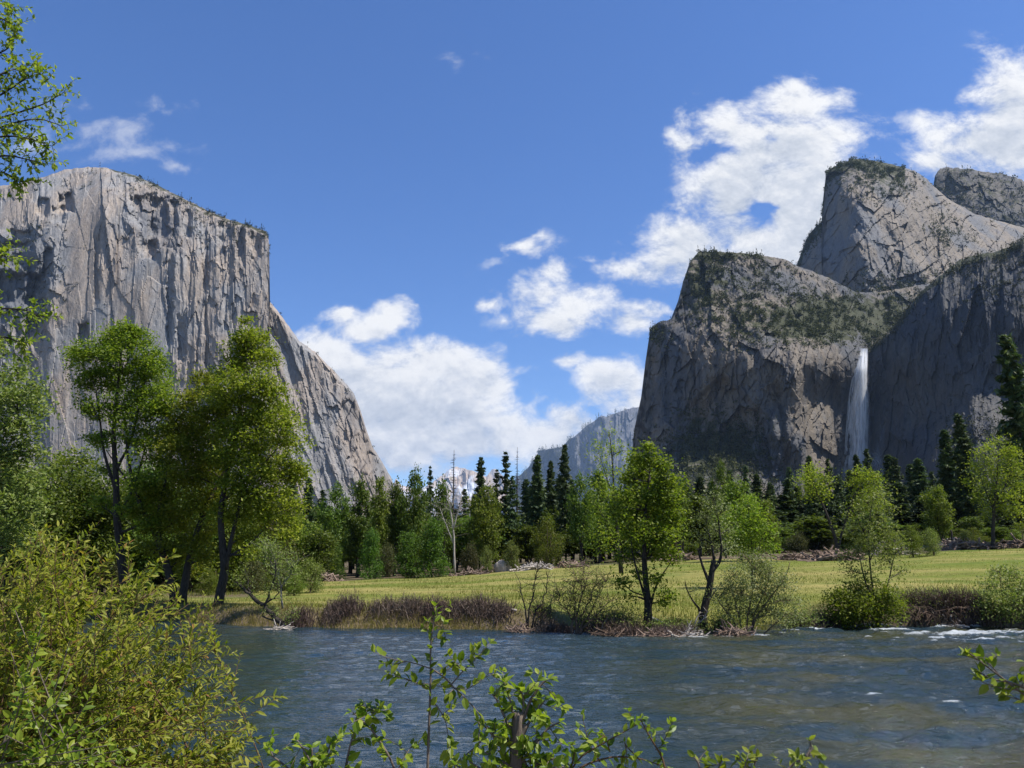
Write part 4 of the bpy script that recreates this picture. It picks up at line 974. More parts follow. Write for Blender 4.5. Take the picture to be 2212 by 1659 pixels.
T('snag', 517, 195, 448, 7, 'bare dead conifer standing before the snow peaks, right of two')
T('pineB', 538, 172, 455, 11, 'dark conifer in front of the left end of the distant blue ridge')
T('pineB', 551.5, 176, 461, 9, 'smaller dark conifer between two taller ones below the blue ridge')
T('pineA', 566, 168, 444, 11, 'tallest dark conifer in front of the distant blue ridge')
T('oakA', 582, 150, 478, 18, 'oak left of the tall slender tree')
T('slim', 600, 158, 466, 14, 'broadleaf tree behind the tall slender tree')
T('pop', 335, 132, 545, 10, 'small pointed bright green poplar, leftmost of four')
T('pop', 370, 133, 530, 13, 'pointed bright green poplar second from left, alone at the meadow edge')
T('popB', 408, 134, 531, 16, 'wide bright green poplar, third of four, left of the dense one')
T('pop', 432, 135, 520, 18, 'dense bright green poplar left of the white trunked tree')
T('dull', 313, 135, 540, 16, 'dull brown green shrub at the left end of the meadow', cat='shrub')
T('dull', 387, 142, 545, 10, 'brownish shrub between the poplars', cat='shrub')
T('bright', 546, 138, 520, 19, 'large yellow green leafy shrub right of the boulder', cat='shrub')
T('shrub', 512, 136, 543, 9, 'small yellowish shrub beside the pale boulder', cat='shrub')
T('dull', 470, 138, 545, 9, 'low dull shrub right of the white trunked tree', cat='shrub')
T('shrub', 487, 136, 548, 7, 'low shrub left of the pale boulder', cat='shrub')
# slender and bank trees of the centre
tree_from_pixels('slender_tree', 'tall slender open crowned tree against the distant ridge', 'tree', 621, 95,
    [([(621,566),(617,530),(614,490),(612,455),(609,430)], 0.32, 0.04), ([(614,500),(604,470),(598,450)], 0.1, 0.03), ([(615,510),(625,485),(628,465)], 0.1, 0.03), ([(618,540),(602,515),(594,500)], 0.1, 0.03)],
    [(609,434,6),(601,444,7),(614,452,8),(624,450,6),(596,458,5),(606,470,9),(626,472,8),(598,488,10),(614,495,10),(628,500,9),(594,505,9),(606,515,10),(626,525,9),(600,532,9),(612,540,9),(592,525,7),(632,540,7),(596,548,7)],
    M_OAKY, 51, leaf=0.27, clumps=12, leaves=16, clump_r=0.55, depth=1.2, bark=M_BARK)
tree_from_pixels('riverbank_tree', 'bright green tree with dark multiple stems at the water edge in the middle', 'tree', 648, 42,
    [([(648,621),(648,600),(645,575),(644,550),(645,520),(648,490),(650,465)], 0.30, 0.04), ([(649,615),(654,590),(662,575),(671,562)], 0.11, 0.03), ([(646,600),(638,575),(632,552),(631,535)], 0.10, 0.03), ([(644,560),(656,535),(664,510)], 0.09, 0.03), ([(648,605),(665,600),(676,600)], 0.05, 0.02), ([(646,596),(632,592),(624,584),(618,580)], 0.06, 0.02)],
    [(650,458,7),(640,466,7),(660,464,8),(630,478,8),(648,478,10),(668,478,9),(650,446,5),(636,456,6),(676,486,7),(616,508,7),(624,496,8),(640,496,10),(658,496,11),(674,498,8),(634,514,9),(652,516,11),(670,518,10),(622,516,6),(644,532,10),(630,534,8),(664,538,10),(678,532,6),(654,550,9),(636,552,7),(672,556,7),(620,556,5),(622,580,5),(655,578,6),(668,598,6),(640,572,5),(628,596,4)],
    M_OAK, 52, leaf=0.17, clumps=14, leaves=34, clump_r=0.25, depth=1.3)
tree_from_pixels('old_willow', 'gnarled dark old willow with broken limbs and sparse leaves on the bank', 'tree', 704, 42,
    [([(702,622),(705,606),(709,590),(712,572),(714,560)], 0.34, 0.18), ([(710,585),(704,570),(700,558),(698,548)], 0.14, 0.05), ([(712,572),(720,562),(722,548),(720,535),(718,515),(713,495)], 0.13, 0.03), ([(714,560),(712,545),(708,530)], 0.1, 0.04), ([(702,612),(692,600),(686,588),(685,580)], 0.09, 0.02), ([(709,600),(716,590),(722,583)], 0.08, 0.03)],
    [(712,500,7),(722,512,8),(706,518,7),(728,530,7),(716,530,7),(702,540,6),(730,548,6),(694,590,4),(720,548,6)],
    M_SAGE, 53, leaf=0.11, clumps=16, leaves=16, clump_r=0.26, depth=0.7, twig_frac=0.8)
tree_from_pixels('willow_bush', 'large rounded pale grey green willow bush leaning over the water', 'shrub', 745, 40.5,
    [([(742,628),(735,600),(728,580)], 0.07, 0.02), ([(745,628),(752,595),(757,570)], 0.07, 0.02), ([(748,628),(770,598),(786,577),(790,562)], 0.07, 0.02), ([(740,628),(720,604),(712,588)], 0.06, 0.02), ([(748,628),(765,590),(772,570)], 0.06, 0.02)],
    [(735,575,10),(752,566,11),(770,572,11),(724,592,10),(742,590,13),(762,590,14),(782,584,11),(730,608,10),(750,610,12),(770,608,12),(790,600,10),(796,615,8),(735,622,6),(780,620,8),(760,560,7),(745,556,6)],
    M_SAGE, 54, leaf=0.10, clumps=26, leaves=26, clump_r=0.26, depth=0.9, bark=M_TWIG, r0=0.04, twig=0.012, twig_frac=0.8)
tree_from_pixels('young_tree', 'bright leaved young tree behind the pale willow bush', 'tree', 752, 62,
    [([(752,584),(752,550),(750,525),(748,505)], 0.14, 0.03), ([(752,560),(764,535),(768,520)], 0.06, 0.02), ([(751,550),(738,530),(734,515)], 0.06, 0.02)],
    [(748,505,9),(736,516,8),(760,518,9),(748,525,11),(768,530,8),(732,535,8),(756,542,10),(740,548,9),(770,546,7),(726,520,6)],
    M_OAK, 55, leaf=0.20, clumps=16, leaves=24, clump_r=0.36, depth=0.9)
tree_from_pixels('young_tree', 'sparse young tree with thin stems at the right bank above the dark undercut', 'tree', 876, 44.5,
    [([(876,606),(872,585),(870,565),(868,540),(870,515),(874,495)], 0.09, 0.02), ([(876,606),(866,585),(862,568),(858,550)], 0.08, 0.02), ([(878,606),(888,585),(892,565),(896,550)], 0.08, 0.02), ([(870,560),(880,540),(886,525)], 0.04, 0.015), ([(868,540),(858,520),(852,508)], 0.04, 0.015)],
    [(868,500,8),(880,494,7),(858,512,7),(876,514,9),(890,508,6),(864,530,10),(884,528,8),(850,530,6),(874,546,10),(894,540,8),(858,552,9),(888,560,9),(846,556,6),(902,548,6),(850,570,7),(868,572,7),(900,572,6)],
    M_WILL, 56, leaf=0.13, clumps=13, leaves=18, clump_r=0.28, depth=0.9, r0=0.04, twig_frac=0.8)
tree_from_pixels('bank_shrub', 'dark green dense shrub overhanging the shaded undercut right bank', 'shrub', 866, 44.2,
    [([(866,618),(850,600),(842,592)], 0.05, 0.02), ([(868,618),(870,600),(872,588)], 0.05, 0.02), ([(870,618),(888,602),(895,594)], 0.05, 0.02)],
    [(840,598,10),(856,592,10),(872,592,11),(888,596,10),(848,610,11),(866,608,12),(884,610,11),(834,612,8),(898,608,7),(858,620,8),(876,620,8),(842,620,7)],
    M_OAK, 57, leaf=0.14, clumps=24, leaves=30, clump_r=0.28, depth=0.8, bark=M_TWIG, r0=0.03)
tree_from_pixels('bank_shrub', 'yellow green leafy shrub on the bank at the right picture edge', 'shrub', 1006, 44.2,
    [([(1004,620),(1002,595),(1000,575)], 0.06, 0.02), ([(1008,620),(1018,595),(1022,578)], 0.06, 0.02), ([(1002,620),(990,600),(986,590)], 0.05, 0.02)],
    [(1000,572,8),(1014,576,9),(990,586,8),(1005,590,11),(1022,588,10),(996,604,11),(1014,606,12),(988,606,8),(1030,604,10),(1002,618,8),(1020,619,8),(1040,595,12),(1045,612,10)],
    M_WILL, 58, leaf=0.125, clumps=22, leaves=26, clump_r=0.27, depth=0.9, bark=M_TWIG, r0=0.03, twig_frac=0.7)

# right of centre
T('oakC', 741, 118, 480, 23, 'rounded bright oak right of the gnarled willow, below the rock buttress')
T('oakA', 726, 135, 466, 14, 'oak behind the rounded bright oak')
T('slim', 700, 150, 492, 15, 'broadleaf tree behind the gnarled willow crown')
T('oakB', 682, 148, 494, 16, 'dark oak right of the bright riverbank tree')
T('oakC', 770, 140, 500, 14, 'small oak right of the rounded bright oak')
tree_from_pixels('forked_oak', 'forked oak with bare leaning trunks at the right meadow edge', 'tree', 838, 112,
    [([(838,558),(836,540),(829,520),(822,503),(816,490),(812,478)], 0.42, 0.10), ([(838,550),(842,532),(848,512),(854,495),(864,480)], 0.30, 0.08), ([(816,490),(824,480)], 0.12, 0.05)],
    [(812,474,9),(804,482,8),(820,482,9),(808,492,7),(822,492,6),(864,474,9),(874,482,8),(856,484,8),(868,494,9),(878,492,6),(858,502,7),(872,508,7),(850,515,5),(880,506,5)],
    M_OAKY, 59, leaf=0.30, clumps=14, leaves=24, clump_r=0.55, depth=1.5)
tree_from_pixels('oak_tree', 'big yellow green oak with black trunk at the right end of the meadow', 'tree', 993, 128,
    [([(993,551),(993,530),(994,505),(997,480),(998,460)], 0.50, 0.10), ([(994,510),(985,490),(980,475)], 0.18, 0.05), ([(994,505),(1006,485),(1012,470)], 0.18, 0.05)],
    [(998,446,10),(986,452,9),(1010,454,10),(998,462,12),(980,466,9),(1016,468,9),(988,476,11),(1006,480,12),(974,482,7),(1020,484,9),(994,494,11),(1012,500,11),(980,498,8),(1000,512,10),(1016,516,9),(984,514,7)],
    M_OAKY, 60, leaf=0.32, clumps=16, leaves=26, clump_r=0.6, depth=1.5)
T('oakC', 944, 150, 486, 17, 'small forked oak at right, left of the big black trunked oak')
T('bright', 914, 112, 526, 12, 'yellow green willow bush at the right meadow edge, left of a pair', cat='shrub')
T('shrub', 934, 113, 530, 11, 'pale feathery willow bush at the right meadow edge, right of a pair', cat='shrub')
T('bright', 890, 118, 530, 12, 'leafy bush behind the sparse young tree', cat='shrub')
T('bright', 866, 125, 534, 12, 'leafy bush between the forked oak and the sparse young tree', cat='shrub')
T('shrub', 965, 132, 531, 8, 'small shrub left of the big black trunked oak', cat='shrub')
T('bright', 1018, 132, 530, 10, 'green shrub at the right picture edge beyond the meadow', cat='shrub')
T('bright', 975, 138, 528, 9, 'green shrub under the forest beside the big oak', cat='shrub')
T('pineA', 1037, 150, 334, 25, 'very tall pine rising at the right picture edge')
T('pineB', 975, 190, 414, 15, 'tall dark pine second from the right edge')
T('pineB', 958, 200, 430, 14, 'tall dark pine left of a slightly taller one near the right edge')
T('pineA', 1066, 170, 420, 22, 'dark pine at the extreme right edge')
T('pineC', 877, 200, 449, 13, 'conifer directly right of the waterfall foot')
T('pineB', 865, 210, 455, 9, 'slim conifer overlapping the waterfall foot')
T('pineC', 836, 205, 459, 11, 'conifer left of the waterfall foot')
T('pineB', 816, 200, 456, 10, 'conifer behind the left crown of the forked oak')
# the dense forest: trees that nothing tells apart
rng0 = np.random.default_rng(77)
GL = 'dark conifer in the dense forest strip below the right hand cliffs'
for px, top in [(690,486),(704,478),(716,490),(730,476),(752,480),(764,470),(778,484),(790,474),(802,480),(826,476),(846,478),(856,468),(886,466),(897,455),(907,456),(916,460),(925,470),(931,458),(940,470),(952,452),(972,448),(984,462),(1030,430),(668,480),(655,486),(770,494),(812,496),(842,492),(862,488),(890,482),(902,478),(918,484),(932,486),(950,484),(966,480),(980,486),(1000,478),(1024,470),(1050,440),(1075,430)]:
    T(['pineA', 'pineB', 'pineC', 'pineB'][rng0.integers(4)], px + rng0.uniform(-3, 3), rng0.uniform(205, 300), top + rng0.uniform(-2, 6), rng0.uniform(10, 14), GL, 'forest conifers below the right cliffs')
GM = 'dark conifer deep in the forest behind the middle of the meadow'
for px, top in [(300,500),(312,505),(326,500),(342,505),(360,508),(384,505),(402,500),(424,495),(445,498),(462,490),(474,492),(492,490),(524,480),(532,486),(545,484),(558,478),(574,474),(590,486),(606,488),(620,490),(636,486),(648,492)]:
    T(['pineA', 'pineB', 'pineC'][rng0.integers(3)], px + rng0.uniform(-3, 3), rng0.uniform(190, 260), top + rng0.uniform(-2, 8), rng0.uniform(10, 14), GM, 'forest conifers behind the meadow')
for k in range(46):
    px = 640 + k * 9.2 + rng0.uniform(-4, 4)
    T(['pineA', 'pineB', 'pineC', 'pineB'][rng0.integers(4)], px, rng0.uniform(190, 280), rng0.uniform(488, 520), rng0.uniform(12, 18), GL, 'forest conifers below the right cliffs')
for k in range(34):
    px = 640 + k * 12.2 + rng0.uniform(-5, 5)
    T(['pineA', 'pineB', 'pineC', 'pineB'][rng0.integers(4)], px, rng0.uniform(330, 620), rng0.uniform(462, 500), rng0.uniform(8, 12), GL, 'forest conifers below the right cliffs')
for k in range(30):
    px = 296 + k * 12 + rng0.uniform(-4, 4)
    T(['pineA', 'pineB', 'pineC'][rng0.integers(3)], px, rng0.uniform(185, 240), rng0.uniform(504, 528), rng0.uniform(12, 18), GM, 'forest conifers behind the meadow')
GO = 'broadleaf tree in the shaded thicket behind the meadow trees'
for px in list(range(296, 700, 13)) + list(range(700, 1040, 20)):
    T(['oakA', 'oakB', 'oakC', 'slim'][rng0.integers(4)], px + rng0.uniform(-5, 5), rng0.uniform(158, 180), rng0.uniform(502, 532), rng0.uniform(14, 22), GO, 'understorey trees behind the meadow')
GLF = 'dark conifer in the forest behind the big riverside trees at left'
for px, top in [(-10,470),(20,478),(48,470),(80,480),(110,476),(140,470),(170,480),(205,474),(240,480),(262,488),(284,482)]:
    T(['pineA', 'pineB', 'pineC'][rng0.integers(3)], px, rng0.uniform(120, 180), top + rng0.uniform(0, 20), rng0.uniform(14, 20), GLF, 'forest conifers at left')
GLU = 'low broadleaf tree in the shade behind the left bank'
for px in range(-20, 320, 24):
    T(['oakA', 'oakB', 'oakC'][rng0.integers(3)], px + rng0.uniform(-6, 6), rng0.uniform(92, 112), rng0.uniform(510, 535), rng0.uniform(20, 26), GLU, 'low trees behind the left bank')
GR = 'undergrowth shrubs below the right forest'
for px in range(672, 1050, 13):
    T(['dull', 'bright', 'dull'][rng0.integers(3)], px + rng0.uniform(-4, 4), rng0.uniform(152, 172), rng0.uniform(528, 542), rng0.uniform(9, 13), 'low dark shrub in the undergrowth at the foot of the right forest', GR, 'shrub')
GU = 'shaded undergrowth shrubs behind the left bank'
for px in range(-30, 318, 14):
    T(['dull', 'bright', 'dull', 'shrub'][rng0.integers(4)], px + rng0.uniform(-5, 5), rng0.uniform(62, 84), rng0.uniform(556, 576), rng0.uniform(12, 17), 'shaded low shrub behind the trunks on the left bank', GU, 'shrub')
# white trunked tree
bare_tree('white_trunk_tree', 'half dead tree with bleached white trunk beside the dense poplar', 'tree', 455, 137,
    [([(455,574),(454,545),(452,520),(450,505),(447,490)], 0.22, 0.05), ([(454,545),(446,525),(440,508)], 0.14, 0.04), ([(453,530),(459,510),(462,494)], 0.16, 0.04), ([(450,510),(456,495)], 0.1, 0.04)], M_PALE, 61, 130, 2.4)

# ------------------------------------------------------------------ brush, reeds and drift along the far bank
def build_brush(name, label, px, Y, wpx, hpx, n, seed, mat=M_BRUSH, group=None, leafy=0, lean=0.35, wid=0.022, cat='shrub', base_dy=0.0, twigs=True, lmat=M_WILL):
    """a thicket of thin stems rising from one footing"""
    rng = np.random.default_rng(seed); b = gpt(px, Y); b[2] = max(b[2], -0.05)
    root = thing(name, b, label, cat, group)
    w = wpx * Y / F_PX; h = hpx * Y / F_PX; g = Geo()
    B = np.stack([rng.normal(size=n) * w * 0.42, rng.normal(size=n) * 0.45, np.zeros(n)], -1)
    B[:, 2] = np.maximum(ground(b[0] + B[:, 0], b[1] + B[:, 1]), -0.1) - b[2] - 0.05
    D = np.stack([rng.normal(size=n) * lean, rng.normal(size=n) * lean, np.ones(n)], -1); D = unit(D)
    H = h * rng.uniform(0.45, 1.05, n) * (1 - 0.35 * (np.abs(B[:, 0]) / (w + 1e-6)))
    side = unit(np.cross(D, rand_dir(rng, n)))
    ww = wid * rng.uniform(0.6, 1.5, n)[:, None]
    M1 = B + D * H[:, None] * 0.55 + rng.normal(size=(n, 3)) * 0.05; T1 = M1 + unit(D + rng.normal(size=(n, 3)) * 0.3) * H[:, None] * 0.5
    V = np.stack([B - side * ww, B + side * ww, M1 - side * ww * 0.7, M1 + side * ww * 0.7, T1], 1); i = np.arange(n)[:, None] * 5
    g.add(V.reshape(-1, 3), i + np.array([[0, 1, 3, 2]]), i + np.array([[2, 3, 4]]))
    if twigs:
        k = 5; S = np.repeat(B + (M1 - B) * 0.3, k, 0) + np.repeat(T1 - B, k, 0) * rng.uniform(0.0, 0.75, (n * k, 1))
        E = S + unit(np.repeat(D, k, 0) * 0.7 + rng.normal(size=(n * k, 3)) * 0.6) * (np.repeat(H, k)[:, None] * rng.uniform(0.15, 0.4, (n * k, 1)))
        sd = unit(np.cross(E - S, rand_dir(rng, n * k))) * wid * 0.55
        i = np.arange(n * k)[:, None] * 3
        g.add(np.stack([S - sd, S + sd, E], 1).reshape(-1, 3), i + np.array([[0, 1, 2]]))
    link('stems', g.mesh('stems'), mat, root)
    if leafy:
        src = np.concatenate([T1, M1]); C = src[rng.integers(len(src), size=leafy)] + rng.normal(size=(leafy, 3)) * np.array([.16, .16, .2])
        lg = Geo(); add_leaves(lg, rng, C, 0.11 * rng.uniform(.6, 1.4, leafy), 0.05); link('leaves', lg.mesh('leaves'), lmat, root)
    return root
GB = 'dormant brown brush clumps along the far bank'
LB = ['domed', 'thin', 'broad', 'ragged', 'dense', 'low']
BR = [(300, 0.6, 16, 14, 'brown brush clump beside the leaning bare tree foot'), (346, 1.6, 21, 21, 'tall domed mauve brown brush clump left of a gap on the far bank'), (333, 1.2, 14, 14, 'low brown brush at the left foot of the tall domed clump'), (385, 1.6, 20, 17, 'mauve brown brush clump just right of the gap on the far bank'),
      (410, 1.7, 18, 19, 'brown brush clump behind the sapling tip, second right of the gap'), (434, 1.6, 18, 18, 'brown brush clump right of the foreground sapling tip'), (456, 1.6, 18, 18, 'brown brush clump near the middle of the long hedge'), (478, 1.7, 18, 20, 'high brown brush clump near the right end of the long hedge'),
      (500, 1.5, 16, 16, 'brown brush clump at the right end of the long hedge'), (548, 0.8, 16, 14, 'thin reddish brush between bare stems at the water edge'), (562, 0.6, 12, 12, 'small brush tuft left of the upright twiggy willow'), (600, 1.3, 20, 20, 'reddish brown brush right of the upright twiggy willow'),
      (620, 0.9, 20, 19, 'dense reddish brush left of the bright riverbank tree'), (634, 0.5, 16, 14, 'low reddish brush at the foot of the riverbank tree'), (664, 0.5, 20, 15, 'tawny brush right of the riverbank tree foot'), (684, 0.7, 18, 16, 'tawny brush left of the gnarled willow'), (725, 0.5, 12, 9, 'low dark brush at the gnarled willow foot')]
for k, (px, dY, w, h, lab) in enumerate(BR):
    Y = float(shore(gpt(px, 44)[0])) + dY + (0.8 if px < 510 else 0)
    build_brush('brush_clump', lab, px, Y, w, h, 360, 600 + k, group=GB)
for k, (px, w, h, lab, lf) in enumerate([(912, 18, 20, 'mixed brown and green thicket on the undercut bank beside the dark shrub', 700), (934, 18, 22, 'brown thicket in the middle of the undercut bank', 380), (955, 18, 22, 'mauve twiggy thicket on the undercut bank', 160), (972, 16, 21, 'mauve twiggy thicket next to the yellow green bank shrub', 220), (812, 14, 14, 'ochre grassy brush between the pale willow and the undercut bank', 260), (825, 12, 15, 'dark brush at the left end of the undercut bank', 300), (1040, 26, 22, 'brown thicket past the right picture edge', 300)]):
    Y = float(shore(gpt(px, 44)[0])) + 0.9
    build_brush('brush_clump', lab, px, Y, w, h, 420, 640 + k, group=GB, leafy=lf)
GS = 'leafy willow shrubs along the far bank'
for k, (px, dY, w, h, lab, lf) in enumerate([(590, 2.2, 16, 24, 'olive leafy shrub behind the upright twiggy willow', 900), (612, 2.0, 16, 30, 'yellow green shrub left of the bright riverbank tree, right of the twiggy willow', 1100), (632, 1.6, 12, 26, 'leafy shrub close behind the riverbank tree trunk', 800), (664, 2.0, 12, 18, 'small leafy shrub right of the riverbank tree', 500), (690, 1.4, 10, 16, 'small leafy shrub left of the gnarled willow trunk', 450), (724, 1.2, 12, 22, 'leafy shrub between the gnarled willow and the pale willow bush', 700), (800, 1.0, 16, 24, 'ochre green shrub right of the pale willow bush', 900), (820, 1.2, 14, 20, 'olive shrub at the left end of the undercut bank', 700), (540, 2.6, 12, 14, 'low green tuft behind the leafless shrub', 400)]):
    Y = float(shore(gpt(px, 44)[0])) + dY
    build_brush('willow_shrub', lab, px, Y, w, h, 160, 670 + k, mat=M_TWIG, group=GS, leafy=lf * 2, lean=0.5)
# overhanging roots and dead twigs under the right bank
rng = np.random.default_rng(690)
for k, (px, lab) in enumerate([(905, 'tangle of hanging roots under the left half of the undercut bank'), (945, 'pale tangle of roots and sticks under the middle of the undercut bank'), (985, 'tangle of roots under the undercut bank near the right edge')]):
    Y = float(shore(gpt(px, 44)[0])); b = np.array([*gpt(px, Y)[:2], 0.3]); g = Geo()
    mr = curve((-2.4, 0.3, 0.5), (2.4, 0.35, 0.5), rng, 40, 0.03, 0.12); g.tube(mr, 0.018, 5, True)
    for _ in range(60):
        s = mr[int(np.clip(20 + rng.normal() * 8, 0, 39))]; e = s + np.array([rng.normal() * 0.4, rng.uniform(-0.7, -0.1), rng.uniform(-0.7, -0.1)])
        g.tube(curve(s, e, rng, 5, 0.1, 0.15), np.linspace(0.025, 0.01, 5), 4, False)
    o = link('root_tangle', g.mesh('root_tangle', True), M_TWIG); o.location = tuple(b)
    tag(o, lab, 'roots', 'roots under the undercut bank')
bare_tree('bare_shrub', 'leafless dark shrub of few upright stems standing at the far water edge', 'shrub', 527, 42.0,
    [([(527,624),(525,608),(522,592),(518,580)], 0.05, 0.015), ([(527,624),(531,604),(534,590),(536,572)], 0.05, 0.015), ([(529,624),(540,606),(546,592),(548,578)], 0.05, 0.015), ([(530,624),(546,610),(553,596),(556,582)], 0.035, 0.01), ([(531,604),(535,585),(537,565)], 0.02, 0.008)], M_BARK, 71, 70, 0.7, 60, M_OAKY, 0.1)
bare_tree('twiggy_willow', 'upright twiggy willow with pale yellow green tips standing in the water edge', 'shrub', 574, 40.2,
    [([(572,635),(574,615),(575,595),(574,575)], 0.06, 0.012), ([(573,635),(578,612),(582,590),(584,570)], 0.06, 0.012), ([(574,635),(584,612),(592,592),(597,578)], 0.05, 0.012), ([(573,634),(570,612),(569,595)], 0.04, 0.012), ([(575,634),(588,616),(598,598),(606,582)], 0.05, 0.012), ([(576,634),(596,616),(610,602)], 0.04, 0.012), ([(572,620),(562,604),(556,594)], 0.03, 0.01), ([(578,612),(586,585),(590,568)], 0.03, 0.01)], M_TWIG, 72, 240, 0.9, 2600, M_WILL, 0.10)
def pile(name, label, px, Y, wpx, hpx, n, seed, mat, cat, group=None, rad=0.07, ln=2.0, depth=1.2):
    """heap of sticks and split logs"""
    rng = np.random.default_rng(seed); b = gpt(px, Y); b[2] = max(b[2], 0.0); w = wpx * Y / F_PX; h = hpx * Y / F_PX; g = Geo()
    for _ in range(n):
        x = np.clip(rng.normal() * 0.5, -1, 1); c = np.array([x * w, rng.normal() * depth * 0.5, h * rng.random() * (1 - x * x)])
        d = rand_dir(rng, 1)[0] * np.array([1, 0.8, 0.35]); d = unit(d) * ln * rng.uniform(0.3, 1) / 2
        c[2] += float(np.clip(ground(b[0] + c[0], b[1] + c[1]), 0, 99)) - b[2]
        r = rad * rng.uniform(0.35, 1.3); g.tube(curve(c - d, c + d, rng, 4, 0, 0.05), np.linspace(r, r * 0.6, 4), 5, True)
    o = link(name, g.mesh(name, False), mat); o.location = tuple(b)
    return tag(o, label, cat, group)
M_SLASH = bark_mat('reddish_slash_wood', (0.085, 0.055, 0.04), (0.30, 0.22, 0.165), 1.5)
GD = 'heaps of cut branches along the meadow edge'
for k, (px, Y, w, h, lab, n) in enumerate([(324, 122, 14, 6, 'reddish brown slash pile at the left end of the meadow', 70), (470, 134, 18, 3, 'thin strip of brown debris below the white trunked tree', 70), (532, 134, 18, 4, 'grey brown debris strip right of the pale boulder', 110), (572, 136, 14, 4, 'long low brown earth and log heap below the blue ridge', 110), (828, 110, 20, 8, 'reddish slash pile left of the forked oak trunk', 170), (850, 111, 12, 6, 'reddish slash pile right of the forked oak trunk', 90), (892, 121, 16, 9, 'pale sunlit slash pile behind the sparse young tree', 130), (962, 131, 20, 7, 'pale pink slash pile left of the big black trunked oak', 170), (984, 130, 12, 5, 'dark slash pile at the foot of the big black trunked oak', 70), (1020, 128, 10, 8, 'reddish slash pile at the right picture edge', 80), (680, 132, 16, 6, 'brown bare earth bank with sticks behind the riverbank tree', 110), (792, 118, 12, 5, 'low debris heap right of the young bright tree', 70), (955, 150, 26, 7, 'grey sunlit debris field before the forest at right', 120)]):
    pile('slash_pile', lab, px, Y, w, h, n, 700 + k, M_SLASH if k not in (2, 6, 12) else M_PALE, 'brush pile', GD, 0.16, 3.0, 3.0)
GW = 'driftwood along the far water edge'
for k, (px, dY, w, h, lab, n, m_) in enumerate([(520, 0.3, 12, 4, 'driftwood heap at the foot of the leafless shrub', 60, M_SLASH), (662, -0.2, 24, 3, 'pale drift sticks at the waterline right of the riverbank tree', 90, M_SLASH), (690, 0.0, 16, 5, 'bleached drift branches below the gnarled willow', 50, M_PALE), (734, -0.4, 16, 7, 'tangled driftwood heap under the pale willow bush', 110, M_SLASH), (612, -0.1, 18, 3, 'thin drift sticks left of the riverbank tree foot', 60, M_TWIG), (282, 0.0, 10, 2, 'few drift sticks at the leaning tree foot', 22, M_PALE), (955, 0.0, 12, 2, 'pale drift sticks under the undercut bank', 24, M_PALE)]):
    Y = float(shore(gpt(px, 42)[0])) + dY
    pile('driftwood', lab, px, Y, w, h, n, 740 + k, m_, 'driftwood', GW, 0.035, 1.3, 0.7)
def logs(name, label, p0, p1, Y0, Y1, r, mat, seed, cat='log'):
    rng = np.random.default_rng(seed); a = gpt(p0, Y0); b = gpt(p1, Y1); a[2] = max(a[2], 0) + r; b[2] = max(b[2], 0) + r
    g = Geo(); g.tube(curve(a, b, rng, 8, 0, 0.03) - a, np.linspace(r, r * 0.6, 8), 8, True, 0.12, rng)
    o = link(name, g.mesh(name, True), mat); o.location = tuple(a); tag(o, label, cat)
logs('fallen_log', 'pale fallen log lying in the brush left of the leafless shrub', 490, 516, 46, 44.0, 0.13, M_PALE, 751)
logs('fallen_log', 'bleached log slanting to the water right of the riverbank tree', 652, 676, 43.5, 41.0, 0.10, M_PALE, 752)
# white branch by the gnarled willow
bare_tree('dead_branch', 'bleached forked dead branch standing below the gnarled willow', 'branch', 694, 41.0, [([(690,632),(696,620),(700,611)], 0.05, 0.02), ([(694,626),(704,618),(707,612)], 0.04, 0.015), ([(691,630),(684,626)], 0.04, 0.02)], M_PALE, 753, 8, 0.4)
bare_tree('stump', 'dead upright post like snag in the debris field at right', 'stump', 952, 140, [([(952,546),(952,538),(951,530)], 0.22, 0.14)], M_BARK, 754, 2, 0.5)

# boulder at the meadow edge
def boulder(label, px, Y, wpx, hpx, seed, mat):
    import bmesh
    bm = bmesh.new(); bmesh.ops.create_icosphere(bm, subdivisions=4, radius=1.0); me = bpy.data.meshes.new('boulder'); bm.to_mesh(me); bm.free()
    co = np.empty(len(me.vertices) * 3, np.float32); me.vertices.foreach_get('co', co); co = co.reshape(-1, 3).astype(float)
    r1, r2, r3, du, dv, e = worley(co[:, 0] * 1.6 + seed + co[:, 2], co[:, 1] * 1.6 + co[:, 2] * 0.8, seed)
    k = 1 + 0.14 * fbm(co[:, 0] * 1.5 + co[:, 2], co[:, 1] * 1.5 - co[:, 2], 4, seed) + 0.10 * (r1 - 0.5)
    s = Y / F_PX; co = co * k[:, None] * np.array([wpx * s, wpx * s * 0.8, hpx * s]); me.vertices.foreach_set('co', co.astype(np.float32).ravel())
    o = link('boulder', me, mat); b = gpt(px, Y); o.location = (b[0], b[1], b[2] + hpx * s * 0.25); tag(o, label, 'boulder')
M_BOULD = rock_mat('boulder_rock', base=(0.36, 0.34, 0.31), dark_amt=0.3, sc=18)
boulder('pale grey boulder at the middle of the meadow edge', 502, 137, 9, 9, 3, M_BOULD)
boulder('small flat grey boulder right of the large pale one', 548, 137, 6, 4, 5, M_BOULD)
boulder('dark boulder behind the riverbank tree at the meadow edge', 676, 134, 8, 4, 7, M_BOULD)
boulder('mossy rock in the shallow water right of the riverbank tree', 668, 39.6, 6, 4, 9, M_DRY)
boulder('small grey rock at the waterline left of the mossy rock', 640, 39.8, 3, 2.2, 11, M_BOULD)

